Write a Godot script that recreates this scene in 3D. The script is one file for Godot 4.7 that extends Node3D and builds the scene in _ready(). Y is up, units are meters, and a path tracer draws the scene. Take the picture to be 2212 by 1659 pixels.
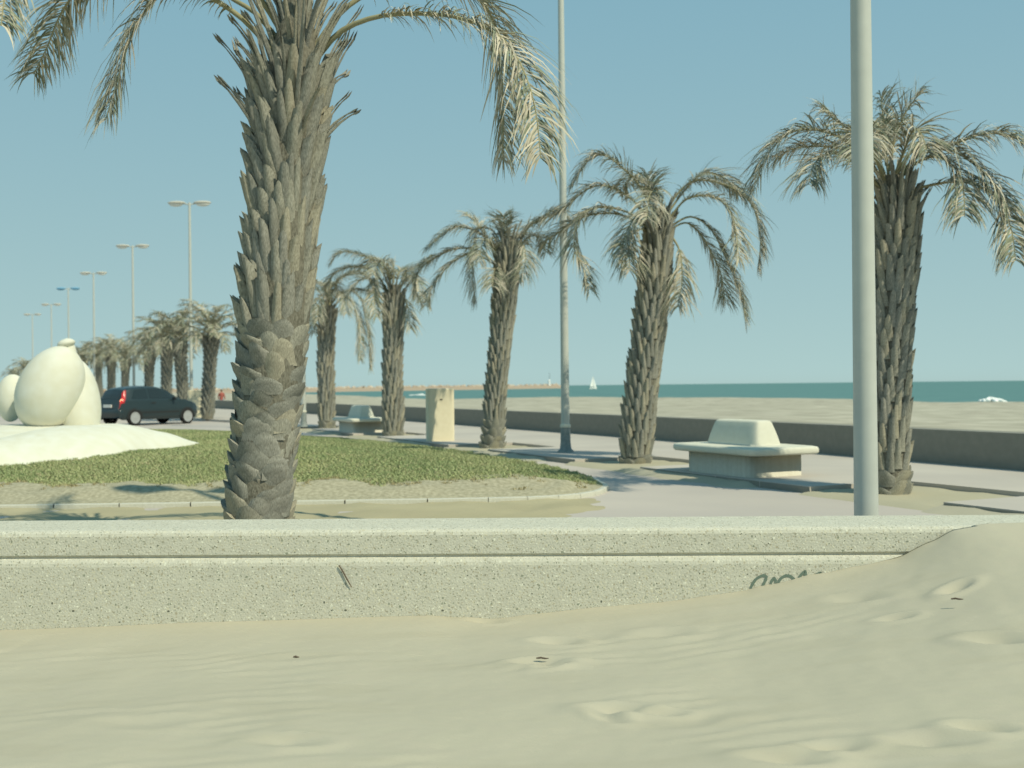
extends Node3D
# A seafront promenade: camera stands on drifted sand behind a low wall. x right, y up, depth runs along -z.

const FPX := 2372.0            # focal length in the pixel units used for positions (picture 2212 x 1659)
const EYE := 1.4               # camera height above the road
const PROM := 0.09             # promenade level above the road
const SEA := -1.2
var cam_xf := Transform3D()
var rng := RandomNumberGenerator.new()
var M := {}
var nz := FastNoiseLite.new()
var nf := FastNoiseLite.new()
var used := {}

# ------------------------------------------------------------------ helpers
func px(x: float, y: float, depth: float) -> Vector3:
	return cam_xf * Vector3((x - 1106.0) / FPX * depth, (829.5 - y) / FPX * depth, -depth)

func on_ground(x: float, y: float, h := 0.0) -> Vector3:
	var a := cam_xf.origin
	var d := px(x, y, 1.0) - a
	return a + d * ((h - a.y) / d.y)

func ru(r: float, u: float, y := 0.0) -> Vector3:      # along the promenade: r across towards the sea, u along it
	return Vector3(0.9026 * r - 0.4305 * u, y, -(0.4305 * r + 0.9026 * u))

func xd(x: float, depth: float, y := 0.0) -> Vector3:
	return Vector3(x, y, -depth)

func numbered(called: String) -> String:
	var n: int = used.get(called, 0)
	used[called] = n + 1
	return called if n == 0 else "%s_%03d" % [called, n]

func thing(called: String, label: String, category: String, at := Vector3.ZERO, turn := 0.0, group := "") -> Node3D:
	var o := Node3D.new()
	o.name = numbered(called)
	add_child(o)
	o.position = at
	o.rotation.y = turn
	o.set_meta("label", label)
	o.set_meta("category", category)
	if group:
		o.set_meta("group", group)
	return o

func obj(called: String, mesh: Mesh, mat: Material, parent: Node) -> MeshInstance3D:
	var o := MeshInstance3D.new()
	o.mesh = mesh
	if mat:
		o.material_override = mat
	o.name = called
	parent.add_child(o, true)
	return o

func setting(called: String, mesh: Mesh, mat: Material, label := "") -> MeshInstance3D:
	var o := obj(called, mesh, mat, self)
	o.set_meta("kind", "structure")
	if label:
		o.set_meta("label", label)
	return o

func copy_of(o: Node3D, at: Vector3, turn: float, label := "") -> Node3D:
	var base := String(o.name).rstrip("0123456789").trim_suffix("_")
	var c: Node3D = o.duplicate()
	c.name = numbered(base)
	add_child(c)
	c.position = at
	c.rotation.y = turn
	if label:
		c.set_meta("label", label)
	return c

# mesh collector
class MB:
	var v := PackedVector3Array()
	var c := PackedColorArray()
	var i := PackedInt32Array()
	func add(p: Vector3, col := Color.WHITE) -> int:
		v.append(p)
		c.append(col)
		return v.size() - 1
	func tri(a: int, b: int, d: int) -> void:
		i.append(a)
		i.append(b)
		i.append(d)
	func quad(a: int, b: int, d: int, e: int) -> void:
		tri(a, b, d)
		tri(a, d, e)
	func flat_quad(a: Vector3, b: Vector3, d: Vector3, e: Vector3, col := Color.WHITE) -> void:
		quad(add(a, col), add(b, col), add(d, col), add(e, col))
	func grid(nu: int, nv: int, first: int, wrap := false) -> void:   # vertices laid out v-major: first + iv * nu + iu
		for b in nv - 1:
			for a in (nu if wrap else nu - 1):
				var a2 := (a + 1) % nu
				quad(first + b * nu + a, first + b * nu + a2, first + (b + 1) * nu + a2, first + (b + 1) * nu + a)
	func done() -> ArrayMesh:
		var n := PackedVector3Array()
		n.resize(v.size())
		var k := 0
		while k < i.size():
			var a := i[k]
			var b := i[k + 1]
			var d := i[k + 2]
			var f := (v[d] - v[a]).cross(v[b] - v[a])
			n[a] += f
			n[b] += f
			n[d] += f
			k += 3
		for q in n.size():
			n[q] = n[q].normalized() if n[q].length_squared() > 1e-20 else Vector3.UP
		var arr := []
		arr.resize(Mesh.ARRAY_MAX)
		arr[Mesh.ARRAY_VERTEX] = v
		arr[Mesh.ARRAY_NORMAL] = n
		arr[Mesh.ARRAY_COLOR] = c
		arr[Mesh.ARRAY_INDEX] = i
		var m := ArrayMesh.new()
		m.add_surface_from_arrays(Mesh.PRIMITIVE_TRIANGLES, arr)
		return m

func tube(mb: MB, pts: Array, radii: Array, sides: int, col := Color.WHITE, caps := true) -> void:
	var n := pts.size()
	var first := mb.v.size()
	for k in n:
		var t: Vector3 = (pts[mini(k + 1, n - 1)] - pts[maxi(k - 1, 0)]).normalized()
		var s := t.cross(Vector3.UP if absf(t.y) < 0.9 else Vector3.RIGHT).normalized()
		var w := s.cross(t)
		for a in sides:
			var f := TAU * a / sides
			mb.add(pts[k] + (s * cos(f) + w * sin(f)) * float(radii[k]), col)
	mb.grid(sides, n, first, true)
	if caps:
		for e: int in [0, n - 1]:
			var ce := mb.add(pts[e], col)
			for a in sides:
				var p := first + e * sides + a
				var q := first + e * sides + (a + 1) % sides
				mb.tri(ce, p, q)

func lathe(mb: MB, rows: Array, sides: int, col := Color.WHITE, at := Vector3.ZERO) -> void:      # rows of [radius, y]
	var first := mb.v.size()
	for r in rows:
		for a in sides:
			var f := TAU * a / sides
			mb.add(at + Vector3(cos(f) * float(r[0]), float(r[1]), sin(f) * float(r[0])), col)
	mb.grid(sides, rows.size(), first, true)

# rounded box by superellipse rings: half sizes at bottom and top, in own axes
func rounded_loft(mb: MB, rings: Array, sides := 40, power := 6.0, col := Color.WHITE) -> void:   # rings of [half_x, half_z, y]
	var first := mb.v.size()
	for r in rings:
		for a in sides:
			var f := TAU * (a + 0.5) / sides
			var cx := cos(f)
			var sz := sin(f)
			var k := pow(pow(absf(cx), power) + pow(absf(sz), power), -1.0 / power)
			mb.add(Vector3(cx * k * float(r[0]), float(r[2]), sz * k * float(r[1])), col)
	mb.grid(sides, rings.size(), first, true)
	for e: int in [0, rings.size() - 1]:
		var ce := mb.add(Vector3(0, float(rings[e][2]), 0), col)
		for a in sides:
			mb.tri(ce, first + e * sides + a, first + e * sides + (a + 1) % sides)

func box(mb: MB, lo: Vector3, hi: Vector3, b := 0.01, col := Color.WHITE) -> void:   # box with chamfered edges
	var c := (lo + hi) / 2.0
	var h := (hi - lo) / 2.0
	b = minf(b, minf(h.x, minf(h.y, h.z)) * 0.9)
	for ax in 3:
		for s: float in [-1.0, 1.0]:
			var p: Array[Vector3] = []
			for q: Vector2 in [Vector2(-1, -1), Vector2(1, -1), Vector2(1, 1), Vector2(-1, 1)]:
				var w := Vector3.ZERO
				w[ax] = h[ax] * s
				w[(ax + 1) % 3] = (h[(ax + 1) % 3] - b) * q.x
				w[(ax + 2) % 3] = (h[(ax + 2) % 3] - b) * q.y
				p.append(c + w)
			if s > 0:
				mb.flat_quad(p[0], p[3], p[2], p[1], col)
			else:
				mb.flat_quad(p[0], p[1], p[2], p[3], col)
	for ax in 3:
		var a1 := (ax + 1) % 3
		var a2 := (ax + 2) % 3
		for s: float in [-1.0, 1.0]:
			for t: float in [-1.0, 1.0]:
				var p: Array[Vector3] = []
				for q in 4:
					var w := Vector3.ZERO
					w[ax] = (h[ax] - b) * (1.0 if q == 1 or q == 2 else -1.0)
					w[a1] = (h[a1] - (b if q > 1 else 0.0)) * s
					w[a2] = (h[a2] - (0.0 if q > 1 else b)) * t
					p.append(c + w)
				mb.flat_quad(p[0], p[1], p[2], p[3], col)

func blob(mb: MB, at: Vector3, axes: Basis, radii: Vector3, egg := 0.0, nu := 40, nv := 24, col := Color.WHITE) -> void:
	var first := mb.v.size()
	for b in nv:
		var th := PI * (b + 0.02) / (nv - 0.96)
		for a in nu:
			var f := TAU * a / nu
			var y := cos(th)
			var k := sin(th) * (1.0 - egg * y)
			mb.add(at + axes * Vector3(cos(f) * k * radii.x, y * radii.y, sin(f) * k * radii.z), col)
	mb.grid(nu, nv, first, true)

func ramp(pairs: Array, x: float) -> float:
	if x <= pairs[0][0]:
		return pairs[0][1]
	for k in pairs.size() - 1:
		if x <= pairs[k + 1][0]:
			var t: float = (x - pairs[k][0]) / (pairs[k + 1][0] - pairs[k][0])
			t = t * t * (3.0 - 2.0 * t) * 0.35 + t * 0.65
			return lerpf(pairs[k][1], pairs[k + 1][1], t)
	return pairs[-1][1]

func spline(pts: Array, n: int) -> Array:
	var out := []
	var m := pts.size() - 1
	for k in n:
		var s := float(k) / (n - 1) * m
		var a := mini(int(s), m - 1)
		var t := s - a
		var p0: Vector3 = pts[maxi(a - 1, 0)]
		var p1: Vector3 = pts[a]
		var p2: Vector3 = pts[a + 1]
		var p3: Vector3 = pts[mini(a + 2, m)]
		out.append(p1.cubic_interpolate(p2, p0, p3, t))
	return out

# ------------------------------------------------------------------ materials
func noise_tex(freq: float, lo: Color, hi: Color, seed_n: int, oct := 4, size := 512, bump := -1.0, mid = null) -> NoiseTexture2D:
	var t := NoiseTexture2D.new()
	t.width = size
	t.height = size
	t.seamless = true
	t.generate_mipmaps = false
	var n := FastNoiseLite.new()
	n.seed = seed_n
	n.frequency = freq
	n.fractal_octaves = oct
	t.noise = n
	if bump > 0.0:
		t.as_normal_map = true
		t.bump_strength = bump
	else:
		var g := Gradient.new()
		g.set_color(0, lo)
		g.set_color(1, hi)
		if mid != null:
			g.add_point(0.5, mid)
		t.color_ramp = g
	return t

func mat(col: Color, rough := 0.85, spec := 0.3) -> StandardMaterial3D:     # col is a linear base colour
	var m := StandardMaterial3D.new()
	m.albedo_color = col.linear_to_srgb()
	m.roughness = rough
	m.metallic_specular = spec
	return m

func tri_mat(col: Color, tex: Texture2D, scale: float, rough := 0.9, normal: Texture2D = null, nscale := 1.0, vcol := false, world := true, spec := 0.3) -> StandardMaterial3D:
	var m := mat(col, rough, spec)
	m.albedo_texture = tex
	m.uv1_triplanar = true
	m.uv1_world_triplanar = world
	m.uv1_scale = Vector3.ONE * scale
	m.vertex_color_use_as_albedo = vcol
	if normal:
		m.normal_enabled = true
		m.normal_texture = normal
		m.normal_scale = nscale
	return m

func aggregate_image() -> ImageTexture:
	var s := 1024
	var im := Image.create(s, s, false, Image.FORMAT_RGB8)
	var g := FastNoiseLite.new()
	g.seed = 8
	g.frequency = 0.012
	g.fractal_octaves = 3
	for y in s:
		for x in s:
			var b := 0.775 + 0.025 * g.get_noise_2d(x, y) + rng.randf_range(-0.03, 0.03)
			im.set_pixel(x, y, Color(b, b * 0.985, b * 0.9))
	for k in 15000:
		var cx := rng.randi() % s
		var cy := rng.randi() % s
		var r := rng.randf_range(1.0, 2.6) if rng.randf() < 0.93 else rng.randf_range(2.6, 4.6)
		var pick := rng.randf()
		var col := Color(0.62, 0.61, 0.54)
		if pick < 0.16:
			col = Color(0.89, 0.88, 0.8)
		elif pick < 0.5:
			col = Color(0.8, 0.78, 0.68)
		elif pick < 0.62:
			col = Color(0.56, 0.57, 0.5)
		elif pick < 0.645:
			col = Color(0.38, 0.39, 0.34)
		elif pick < 0.85:
			col = Color(0.68, 0.65, 0.56)
		var e := rng.randf_range(0.6, 1.5)
		for dy in range(-int(r) - 2, int(r) + 3):
			for dx in range(-int(r) - 2, int(r) + 3):
				if dx * dx / e + dy * dy * e <= r * r:
					im.set_pixel(posmod(cx + dx, s), posmod(cy + dy, s), col)
	return ImageTexture.create_from_image(im)

func make_materials() -> void:
	var fine := noise_tex(0.35, Color(0.86, 0.86, 0.86), Color(1, 1, 1), 3, 2, 512)
	var fine_bump := noise_tex(0.3, Color.BLACK, Color.WHITE, 4, 3, 512, 2.0)
	M.sand = tri_mat(Color.WHITE, fine, 1.6, 1.0, fine_bump, 0.35, true, true, 0.1)
	M.beach = tri_mat(Color.WHITE, noise_tex(0.02, Color(0.8, 0.8, 0.79), Color(1, 1, 1), 31, 5), 0.05, 1.0, null, 1.0, true, true, 0.1)
	M.agg = tri_mat(Color(0.96, 0.97, 1.0), aggregate_image(), 0.62, 0.95, noise_tex(0.18, Color.BLACK, Color.WHITE, 12, 2, 512, 3.0), 0.2, false, true, 0.2)
	M.road = tri_mat(Color(0.52, 0.475, 0.43), noise_tex(0.006, Color(0.9, 0.9, 0.91), Color(1, 0.99, 0.98), 21, 5), 0.06, 0.95)
	M.prom = tri_mat(Color(0.52, 0.475, 0.43), noise_tex(0.008, Color(0.92, 0.92, 0.92), Color(1, 1, 0.99), 22, 5), 0.08, 0.95)
	M.seawall = tri_mat(Color(0.265, 0.26, 0.225), noise_tex(0.03, Color(0.92, 0.92, 0.92), Color(1, 1, 1), 23, 4), 0.4, 0.95)
	M.white = tri_mat(Color(0.71, 0.71, 0.635), noise_tex(0.012, Color(0.95, 0.935, 0.885), Color(1, 1, 1), 24, 5), 0.5, 0.7)
	M.concrete = tri_mat(Color(0.66, 0.655, 0.56), noise_tex(0.02, Color(0.95, 0.945, 0.93), Color(1, 1, 1), 25, 5), 0.8, 0.8)
	M.plinth = tri_mat(Color(0.69, 0.67, 0.58), noise_tex(0.03, Color(0.9, 0.88, 0.85), Color(1, 1, 1), 26, 5), 0.9, 0.9)
	M.cream = tri_mat(Color(0.72, 0.65, 0.48), noise_tex(0.02, Color(0.96, 0.95, 0.93), Color(1, 1, 1), 27, 5), 0.7, 0.85)
	M.steel = tri_mat(Color(0.5, 0.52, 0.48), noise_tex(0.02, Color(0.96, 0.96, 0.96), Color(1, 1, 1), 28, 4), 0.5, 0.5, null, 1.0, false, true, 0.4)
	M.sleeve = tri_mat(Color(0.3, 0.33, 0.32), noise_tex(0.03, Color(0.8, 0.82, 0.82), Color(1, 1, 1), 29, 4), 0.8, 0.6)
	M.lamp_head = mat(Color(0.5, 0.48, 0.42), 0.6)
	M.lamp_blue = mat(Color(0.2, 0.42, 0.6), 0.6)
	M.dark = mat(Color(0.03, 0.032, 0.03), 0.7)
	var bark_n := noise_tex(0.09, Color.BLACK, Color.WHITE, 41, 4, 512, 6.0)
	var bark_t := noise_tex(0.05, Color(0.5, 0.51, 0.5), Color(1, 1, 1), 42, 5, 512, -1.0, Color(0.84, 0.83, 0.81))
	M.bark = tri_mat(Color(0.27, 0.26, 0.215), bark_t, 1.0, 1.0, bark_n, 0.4, false, false, 0.1)
	M.bark.uv1_scale = Vector3(2.4, 0.7, 2.4)
	for k in 4:
		var tone: Color = [Color(0.47, 0.465, 0.4), Color(0.38, 0.385, 0.345), Color(0.55, 0.52, 0.42), Color(0.44, 0.44, 0.395)][k]
		var m := tri_mat(tone, bark_t, 1.0, 1.0, bark_n, 0.4, true, false, 0.1)
		m.uv1_scale = Vector3(4.5, 0.7, 4.5)
		m.uv1_offset = Vector3(k * 0.37, k * 0.21, 0)
		M["boot%d" % k] = m
	M.rachis = mat(Color(0.3, 0.28, 0.17), 0.85)
	var lf := mat(Color.WHITE, 0.8, 0.25)
	lf.vertex_color_use_as_albedo = true
	lf.cull_mode = BaseMaterial3D.CULL_DISABLED
	lf.backlight_enabled = true
	lf.backlight = Color(0.1, 0.095, 0.05)
	M.leaf = lf
	var gr := mat(Color.WHITE, 0.9, 0.2)
	gr.vertex_color_use_as_albedo = true
	gr.cull_mode = BaseMaterial3D.CULL_DISABLED
	gr.backlight_enabled = true
	gr.backlight = Color(0.08, 0.1, 0.03)
	M.grass = gr
	var soil := mat(Color.WHITE, 1.0, 0.1)
	soil.vertex_color_use_as_albedo = true
	soil.albedo_texture = noise_tex(0.05, Color(0.72, 0.72, 0.7), Color(1, 1, 1), 51, 5)
	soil.uv1_triplanar = true
	soil.uv1_world_triplanar = true
	soil.uv1_scale = Vector3.ONE * 0.5
	M.soil = soil
	M.kerb = tri_mat(Color(0.58, 0.57, 0.5), noise_tex(0.05, Color(0.92, 0.92, 0.9), Color(1, 1, 1), 52, 4), 1.0, 0.9)
	var sea := mat(Color(0.13, 0.25, 0.245), 0.6, 0.12)
	sea.albedo_texture = noise_tex(0.01, Color(0.88, 0.9, 0.91), Color(1, 1, 1), 61, 5)
	sea.uv1_triplanar = true
	sea.uv1_world_triplanar = true
	sea.uv1_scale = Vector3(0.012, 0.012, 0.05)
	sea.normal_enabled = true
	sea.normal_texture = noise_tex(0.02, Color.BLACK, Color.WHITE, 62, 4, 512, 5.0)
	sea.normal_scale = 0.8
	M.sea = sea
	M.foam = mat(Color(0.85, 0.86, 0.84), 0.9)
	M.sail = mat(Color(0.85, 0.85, 0.8), 0.8)
	var rock := mat(Color.WHITE, 0.95, 0.2)
	rock.vertex_color_use_as_albedo = true
	M.rock = rock
	M.paint = mat(Color(0.016, 0.03, 0.034), 0.35, 0.5)
	M.paint.clearcoat_enabled = true
	M.paint.clearcoat = 0.25
	M.paint.clearcoat_roughness = 0.1
	M.trim = mat(Color(0.03, 0.035, 0.036), 0.6)
	M.glass = mat(Color(0.018, 0.026, 0.026), 0.08, 0.6)
	M.rubber = mat(Color(0.02, 0.02, 0.02), 0.9)
	M.alloy = mat(Color(0.33, 0.34, 0.34), 0.4, 0.6)
	M.red_lens = mat(Color(0.45, 0.02, 0.02), 0.2, 0.6)
	M.lit_lens = mat(Color(0.8, 0.45, 0.3), 0.3)
	M.lit_lens.emission_enabled = true
	M.lit_lens.emission = Color(1.0, 0.62, 0.42)
	M.lit_lens.emission_energy_multiplier = 1.6
	M.plate = mat(Color(0.75, 0.75, 0.7), 0.5)
	M.spray = mat(Color(0.15, 0.2, 0.165), 0.9)
	M.twig = mat(Color(0.13, 0.1, 0.075), 0.9)
	M.red_cloth = mat(Color(0.36, 0.11, 0.09), 0.9)
	M.blue_cloth = mat(Color(0.3, 0.36, 0.42), 0.9)
	M.skin = mat(Color(0.4, 0.24, 0.16), 0.7)
	M.hair = mat(Color(0.05, 0.035, 0.025), 0.8)

# ------------------------------------------------------------------ main
func _ready() -> void:
	rng.seed = 20240
	nz.seed = 5
	nz.frequency = 1.0
	nz.fractal_octaves = 3
	nf.seed = 9
	nf.frequency = 1.0
	nf.fractal_octaves = 2
	# camera
	var cam := Camera3D.new()
	cam.name = "camera"
	cam.fov = 38.55
	cam.near = 0.1
	cam.far = 60000.0
	cam.position = Vector3(0, EYE, 0)
	cam.rotation = Vector3(deg_to_rad(0.1), 0, deg_to_rad(-0.6))
	var ca := CameraAttributesPhysical.new()
	ca.frustum_focal_length = 34.3
	ca.frustum_focus_distance = 6.5
	ca.frustum_near = 0.1
	ca.frustum_far = 60000.0
	ca.exposure_aperture = 2.5
	cam.attributes = ca
	add_child(cam)
	cam.current = true
	cam_xf = Transform3D(Basis.from_euler(cam.rotation), cam.position)
	# sky
	var sky := ProceduralSkyMaterial.new()
	sky.sky_top_color = Color8(110, 162, 187)
	sky.sky_horizon_color = Color8(175, 205, 203)
	sky.sky_curve = 0.2
	sky.ground_horizon_color = Color8(175, 205, 203)
	sky.ground_bottom_color = Color8(150, 150, 130)
	sky.sun_angle_max = 6.0
	var env := Environment.new()
	env.background_mode = Environment.BG_SKY
	env.sky = Sky.new()
	env.sky.sky_material = sky
	env.tonemap_mode = Environment.TONE_MAPPER_LINEAR
	env.tonemap_exposure = 1.0
	env.sdfgi_enabled = true
	env.ssao_enabled = true
	env.ssil_enabled = true
	var we := WorldEnvironment.new()
	we.name = "world_environment"
	we.environment = env
	add_child(we)
	# sun: behind the camera, over the right shoulder
	var sun := DirectionalLight3D.new()
	sun.name = "sun"
	sun.light_energy = 1.3
	sun.light_color = Color(1.0, 0.975, 0.86)
	sun.light_angular_distance = 0.5
	sun.shadow_enabled = true
	add_child(sun)
	var el := deg_to_rad(48.5)
	var to_sun := Vector3(0.745 * cos(el), sin(el), 0.667 * cos(el))
	sun.look_at_from_position(to_sun * 50.0, Vector3.ZERO)
	make_materials()
	build_ground()
	build_wall_and_sand()
	build_island()
	build_palms()
	build_benches()
	build_lamps()
	build_sculpture()
	build_car()
	build_sea_things()

# ------------------------------------------------------------------ ground, promenade, sea
func flat_poly(poly: PackedVector2Array, y: float) -> MB:       # poly in (x, depth)
	var mb := MB.new()
	for p in poly:
		mb.add(Vector3(p.x, y, -p.y))
	var t := Geometry2D.triangulate_polygon(poly)
	for k in t.size() / 3:
		var a := t[k * 3]
		var b := t[k * 3 + 1]
		var d := t[k * 3 + 2]
		var f := (mb.v[d] - mb.v[a]).cross(mb.v[b] - mb.v[a])
		if f.y < 0:
			mb.tri(a, d, b)
		else:
			mb.tri(a, b, d)
	return mb

func p2(v: Vector3) -> Vector2:
	return Vector2(v.x, -v.z)

var sea_line := [Vector2(12.5, 3.5), Vector2(9.5, 11), Vector2(7.43, 15.9), Vector2(2.73, 27.5), Vector2(-3.7, 41.5), Vector2(-9.6, 54.5), Vector2(-17.8, 70), Vector2(-45, 120), Vector2(-110, 230), Vector2(-310, 520), Vector2(-1600, 2100)]
var pit_u := [4.2, 10.15, 16.3, 22.2, 29.4, 36.0, 42.3]

func build_ground() -> void:
	# sea
	var w := 40000.0
	var sm := MB.new()
	sm.flat_quad(Vector3(-w, SEA, 0), Vector3(-w, SEA, -w), Vector3(w, SEA, -w), Vector3(w, SEA, 0))
	setting("sea", sm.done(), M.sea, "calm teal sea reaching the horizon behind the beach")
	# road: one sheet from the near wall out to the far land
	var poly := PackedVector2Array([Vector2(-80, 10.4), Vector2(0, 7.1), p2(ru(11.5, 1.9)), p2(ru(11.5, 40)), p2(ru(10.5, 55)), p2(ru(9.5, 110)), Vector2(-116, 230), Vector2(-316, 520), Vector2(-1606, 2100), Vector2(-3000, 2100), Vector2(-3000, 10.4)])
	setting("road", flat_poly(poly, 0.0).done(), M.road, "pale pinkish grey paved roadway beyond the low wall")
	# promenade: raised slab with notches for the palms
	var edge := PackedVector2Array()
	edge.append(p2(ru(9.35, 1.0)))
	for u in pit_u:
		edge.append(p2(ru(9.35, u - 1.4)))
		edge.append(p2(ru(10.95, u - 1.4)))
		edge.append(p2(ru(10.95, u + 0.75)))
		edge.append(p2(ru(9.35, u + 0.75)))
	for q in [[9.1, 46.0], [7.7, 55.0], [7.2, 95.0], [7.0, 120.0]]:
		edge.append(p2(ru(q[0], q[1])))
	edge.append(Vector2(-118, 230))
	edge.append(Vector2(-318, 520))
	var full := edge.duplicate()
	for k in range(sea_line.size() - 2, -1, -1):
		full.append(sea_line[k])
	full.append(p2(ru(9.35, -2)))
	var pm := flat_poly(full, PROM)
	for k in edge.size() - 1:
		var a := edge[k]
		var b := edge[k + 1]
		pm.flat_quad(Vector3(a.x, PROM, -a.y), Vector3(b.x, PROM, -b.y), Vector3(b.x, -0.05, -b.y), Vector3(a.x, -0.05, -a.y))
	var pr := setting("promenade", pm.done(), M.prom, "raised pinkish grey promenade with notches for the palms")
	# kerb facings a hair proud of the slab, shade put into their dark colour
	var spans := []
	var prev := 1.0
	for u in pit_u:
		spans.append([prev, u - 1.4])
		prev = u + 0.75
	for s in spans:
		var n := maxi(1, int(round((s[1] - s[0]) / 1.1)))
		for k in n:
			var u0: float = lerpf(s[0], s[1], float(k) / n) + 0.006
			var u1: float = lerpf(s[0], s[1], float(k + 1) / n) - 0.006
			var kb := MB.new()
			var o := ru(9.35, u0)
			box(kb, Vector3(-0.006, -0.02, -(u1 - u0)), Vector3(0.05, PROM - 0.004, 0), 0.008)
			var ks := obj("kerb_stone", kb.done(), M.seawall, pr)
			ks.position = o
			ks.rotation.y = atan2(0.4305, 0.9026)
	# sand drifted against the kerb between the pits
	for k in range(1, spans.size()):
		var s0: float = spans[k][0] + 1.0
		var s1: float = spans[k][1] + 0.02
		var km := MB.new()
		var c0 := ru(9.3, (s0 + s1) / 2.0)
		for a in 40:
			var uu := lerpf(s0, s1, a / 39.0)
			var rise := smoothstep(s0, s0 + 0.25, uu) * (0.062 + 0.02 * nz.get_noise_1d(uu * 1.7))
			var wd := 0.35 + 0.2 * nz.get_noise_1d(uu * 0.9 + 50.0)
			for q in [[9.345, rise], [9.345 - wd * 0.3, rise * 0.75], [9.345 - wd * 0.65, rise * 0.3], [9.345 - wd, -0.008]]:
				km.add(ru(q[0], uu, q[1]) - c0, Color(0.5, 0.46, 0.36))
		km.grid(4, 40, 0)
		var kw := obj("kerb_sand", km.done(), M.sand, self)
		kw.position = c0
		kw.set_meta("kind", "structure")
	# sand blown into the pits
	for u in pit_u:
		var c := ru(10.15, u, 0.0)
		var sb := MB.new()
		var first := 0
		for b in 11:
			for a in 13:
				var r := lerpf(9.1, 10.94, a / 12.0)
				var uu := lerpf(u - 1.39, u + 0.74, b / 10.0)
				var h := 0.035 + 0.025 * nz.get_noise_2d(r * 1.3, uu * 1.3)
				if a == 0:
					h = -0.01
				var pp := ru(r, uu, h)
				sb.add(pp - c, Color(0.5, 0.46, 0.345))
		sb.grid(13, 11, first)
		var pit := obj("tree_pit_sand", sb.done(), M.sand, self)
		pit.position = c
		pit.set_meta("kind", "structure")
	# sea wall
	var wall := thing("sea_wall", "long low dark grey parapet between the promenade and the beach", "wall", Vector3(sea_line[2].x, PROM, -sea_line[2].y))
	var wm := MB.new()
	var cap := MB.new()
	for k in sea_line.size() - 1:
		var a: Vector2 = sea_line[k]
		var b: Vector2 = sea_line[k + 1]
		var nrm := (b - a).orthogonal().normalized()
		if nrm.x < 0:
			nrm = -nrm
		var t := nrm * 0.4
		var o := wall.position
		var A := Vector3(a.x, 0, -a.y) - o
		var B := Vector3(b.x, 0, -b.y) - o
		var T := Vector3(t.x, 0, -t.y)
		var lo := Vector3(0, -0.1, 0)
		var hi := Vector3(0, PROM + 0.54, 0)
		wm.flat_quad(A + lo, A + hi, B + hi, B + lo)
		wm.flat_quad(A + T + lo, A + T + hi, B + T + hi, B + T + lo)
		wm.flat_quad(A + hi, A + T + hi, B + T + hi, B + hi)
	obj("wall_body", wm.done(), M.seawall, wall)
	# beach
	var shore := []
	for q in [[2700, 886.0], [2212, 876.0], [1969, 871.0], [1835, 867.5], [1540, 863.5], [1436, 863.2], [1119, 865.5], [1033, 867.0], [880, 863.5], [800, 857.0], [726, 854.0], [600, 850.5], [480, 848.6]]:
		shore.append(p2(on_ground(q[0], q[1], SEA)))
	var s3 := []
	for q in shore:
		s3.append(Vector3(q.x, 0, -q.y))
	s3.insert(0, Vector3(90, 0, 40))
	s3 = spline(s3, 70)
	var l3 := []
	for q in sea_line.slice(0, 10):
		l3.append(Vector3(q.x, 0, -q.y))
	l3[0] = Vector3(14, 0, 8)
	l3 = spline(l3, 70)
	var bm := MB.new()
	var nt := 40
	for k in 70:
		for j in nt:
			var t := pow(j / float(nt - 1), 1.6) * 1.12
			var p: Vector3 = (l3[k] as Vector3).lerp(s3[k], t)
			var nrm: Vector3 = (s3[k] - l3[k]).normalized() * 0.2
			p += nrm * (1.0 - t)
			var h := lerpf(0.5, SEA, t)
			h += 0.55 * exp(-pow((t - 0.72) / 0.16, 2.0)) * (0.7 + 0.5 * nz.get_noise_2d(p.x * 0.03, p.z * 0.03))
			h += 0.10 * nz.get_noise_2d(p.x * 0.12, p.z * 0.12) * smoothstep(0.0, 0.1, t)
			if t < 0.002:
				h = 0.5
			var v := 0.9 + 0.12 * nf.get_noise_2d(p.x * 0.05, p.z * 0.2)
			bm.add(Vector3(p.x, h, p.z), Color(0.58 * v, 0.54 * v, 0.44 * v))
	bm.grid(nt, 70, 0)
	setting("beach", bm.done(), M.beach, "wide pale sand beach beyond the dark parapet")

# ------------------------------------------------------------------ near wall and the sand in front of it
var wall_o := Vector3.ZERO
var wall_t := Vector3.RIGHT      # along the wall
var wall_n := Vector3.BACK       # out of its front face, towards the camera
const WALL_TOP := 0.57

var contact := [[-900, 1390], [0, 1360], [500, 1341], [930, 1328], [1000, 1333], [1060, 1337], [1150, 1325], [1300, 1309], [1420, 1300], [1600, 1276], [1640, 1264], [1780, 1240], [1930, 1205], [2010, 1168], [2060, 1142], [2130, 1131], [2300, 1126], [2800, 1118]]
var contact_x := []        # [distance along wall, height]
var prints := []

func wall_hit(x: float, y: float) -> Vector3:
	var a := cam_xf.origin
	var d := px(x, y, 1.0) - a
	return a + d * ((wall_o - a).dot(wall_n) / d.dot(wall_n))

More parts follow.
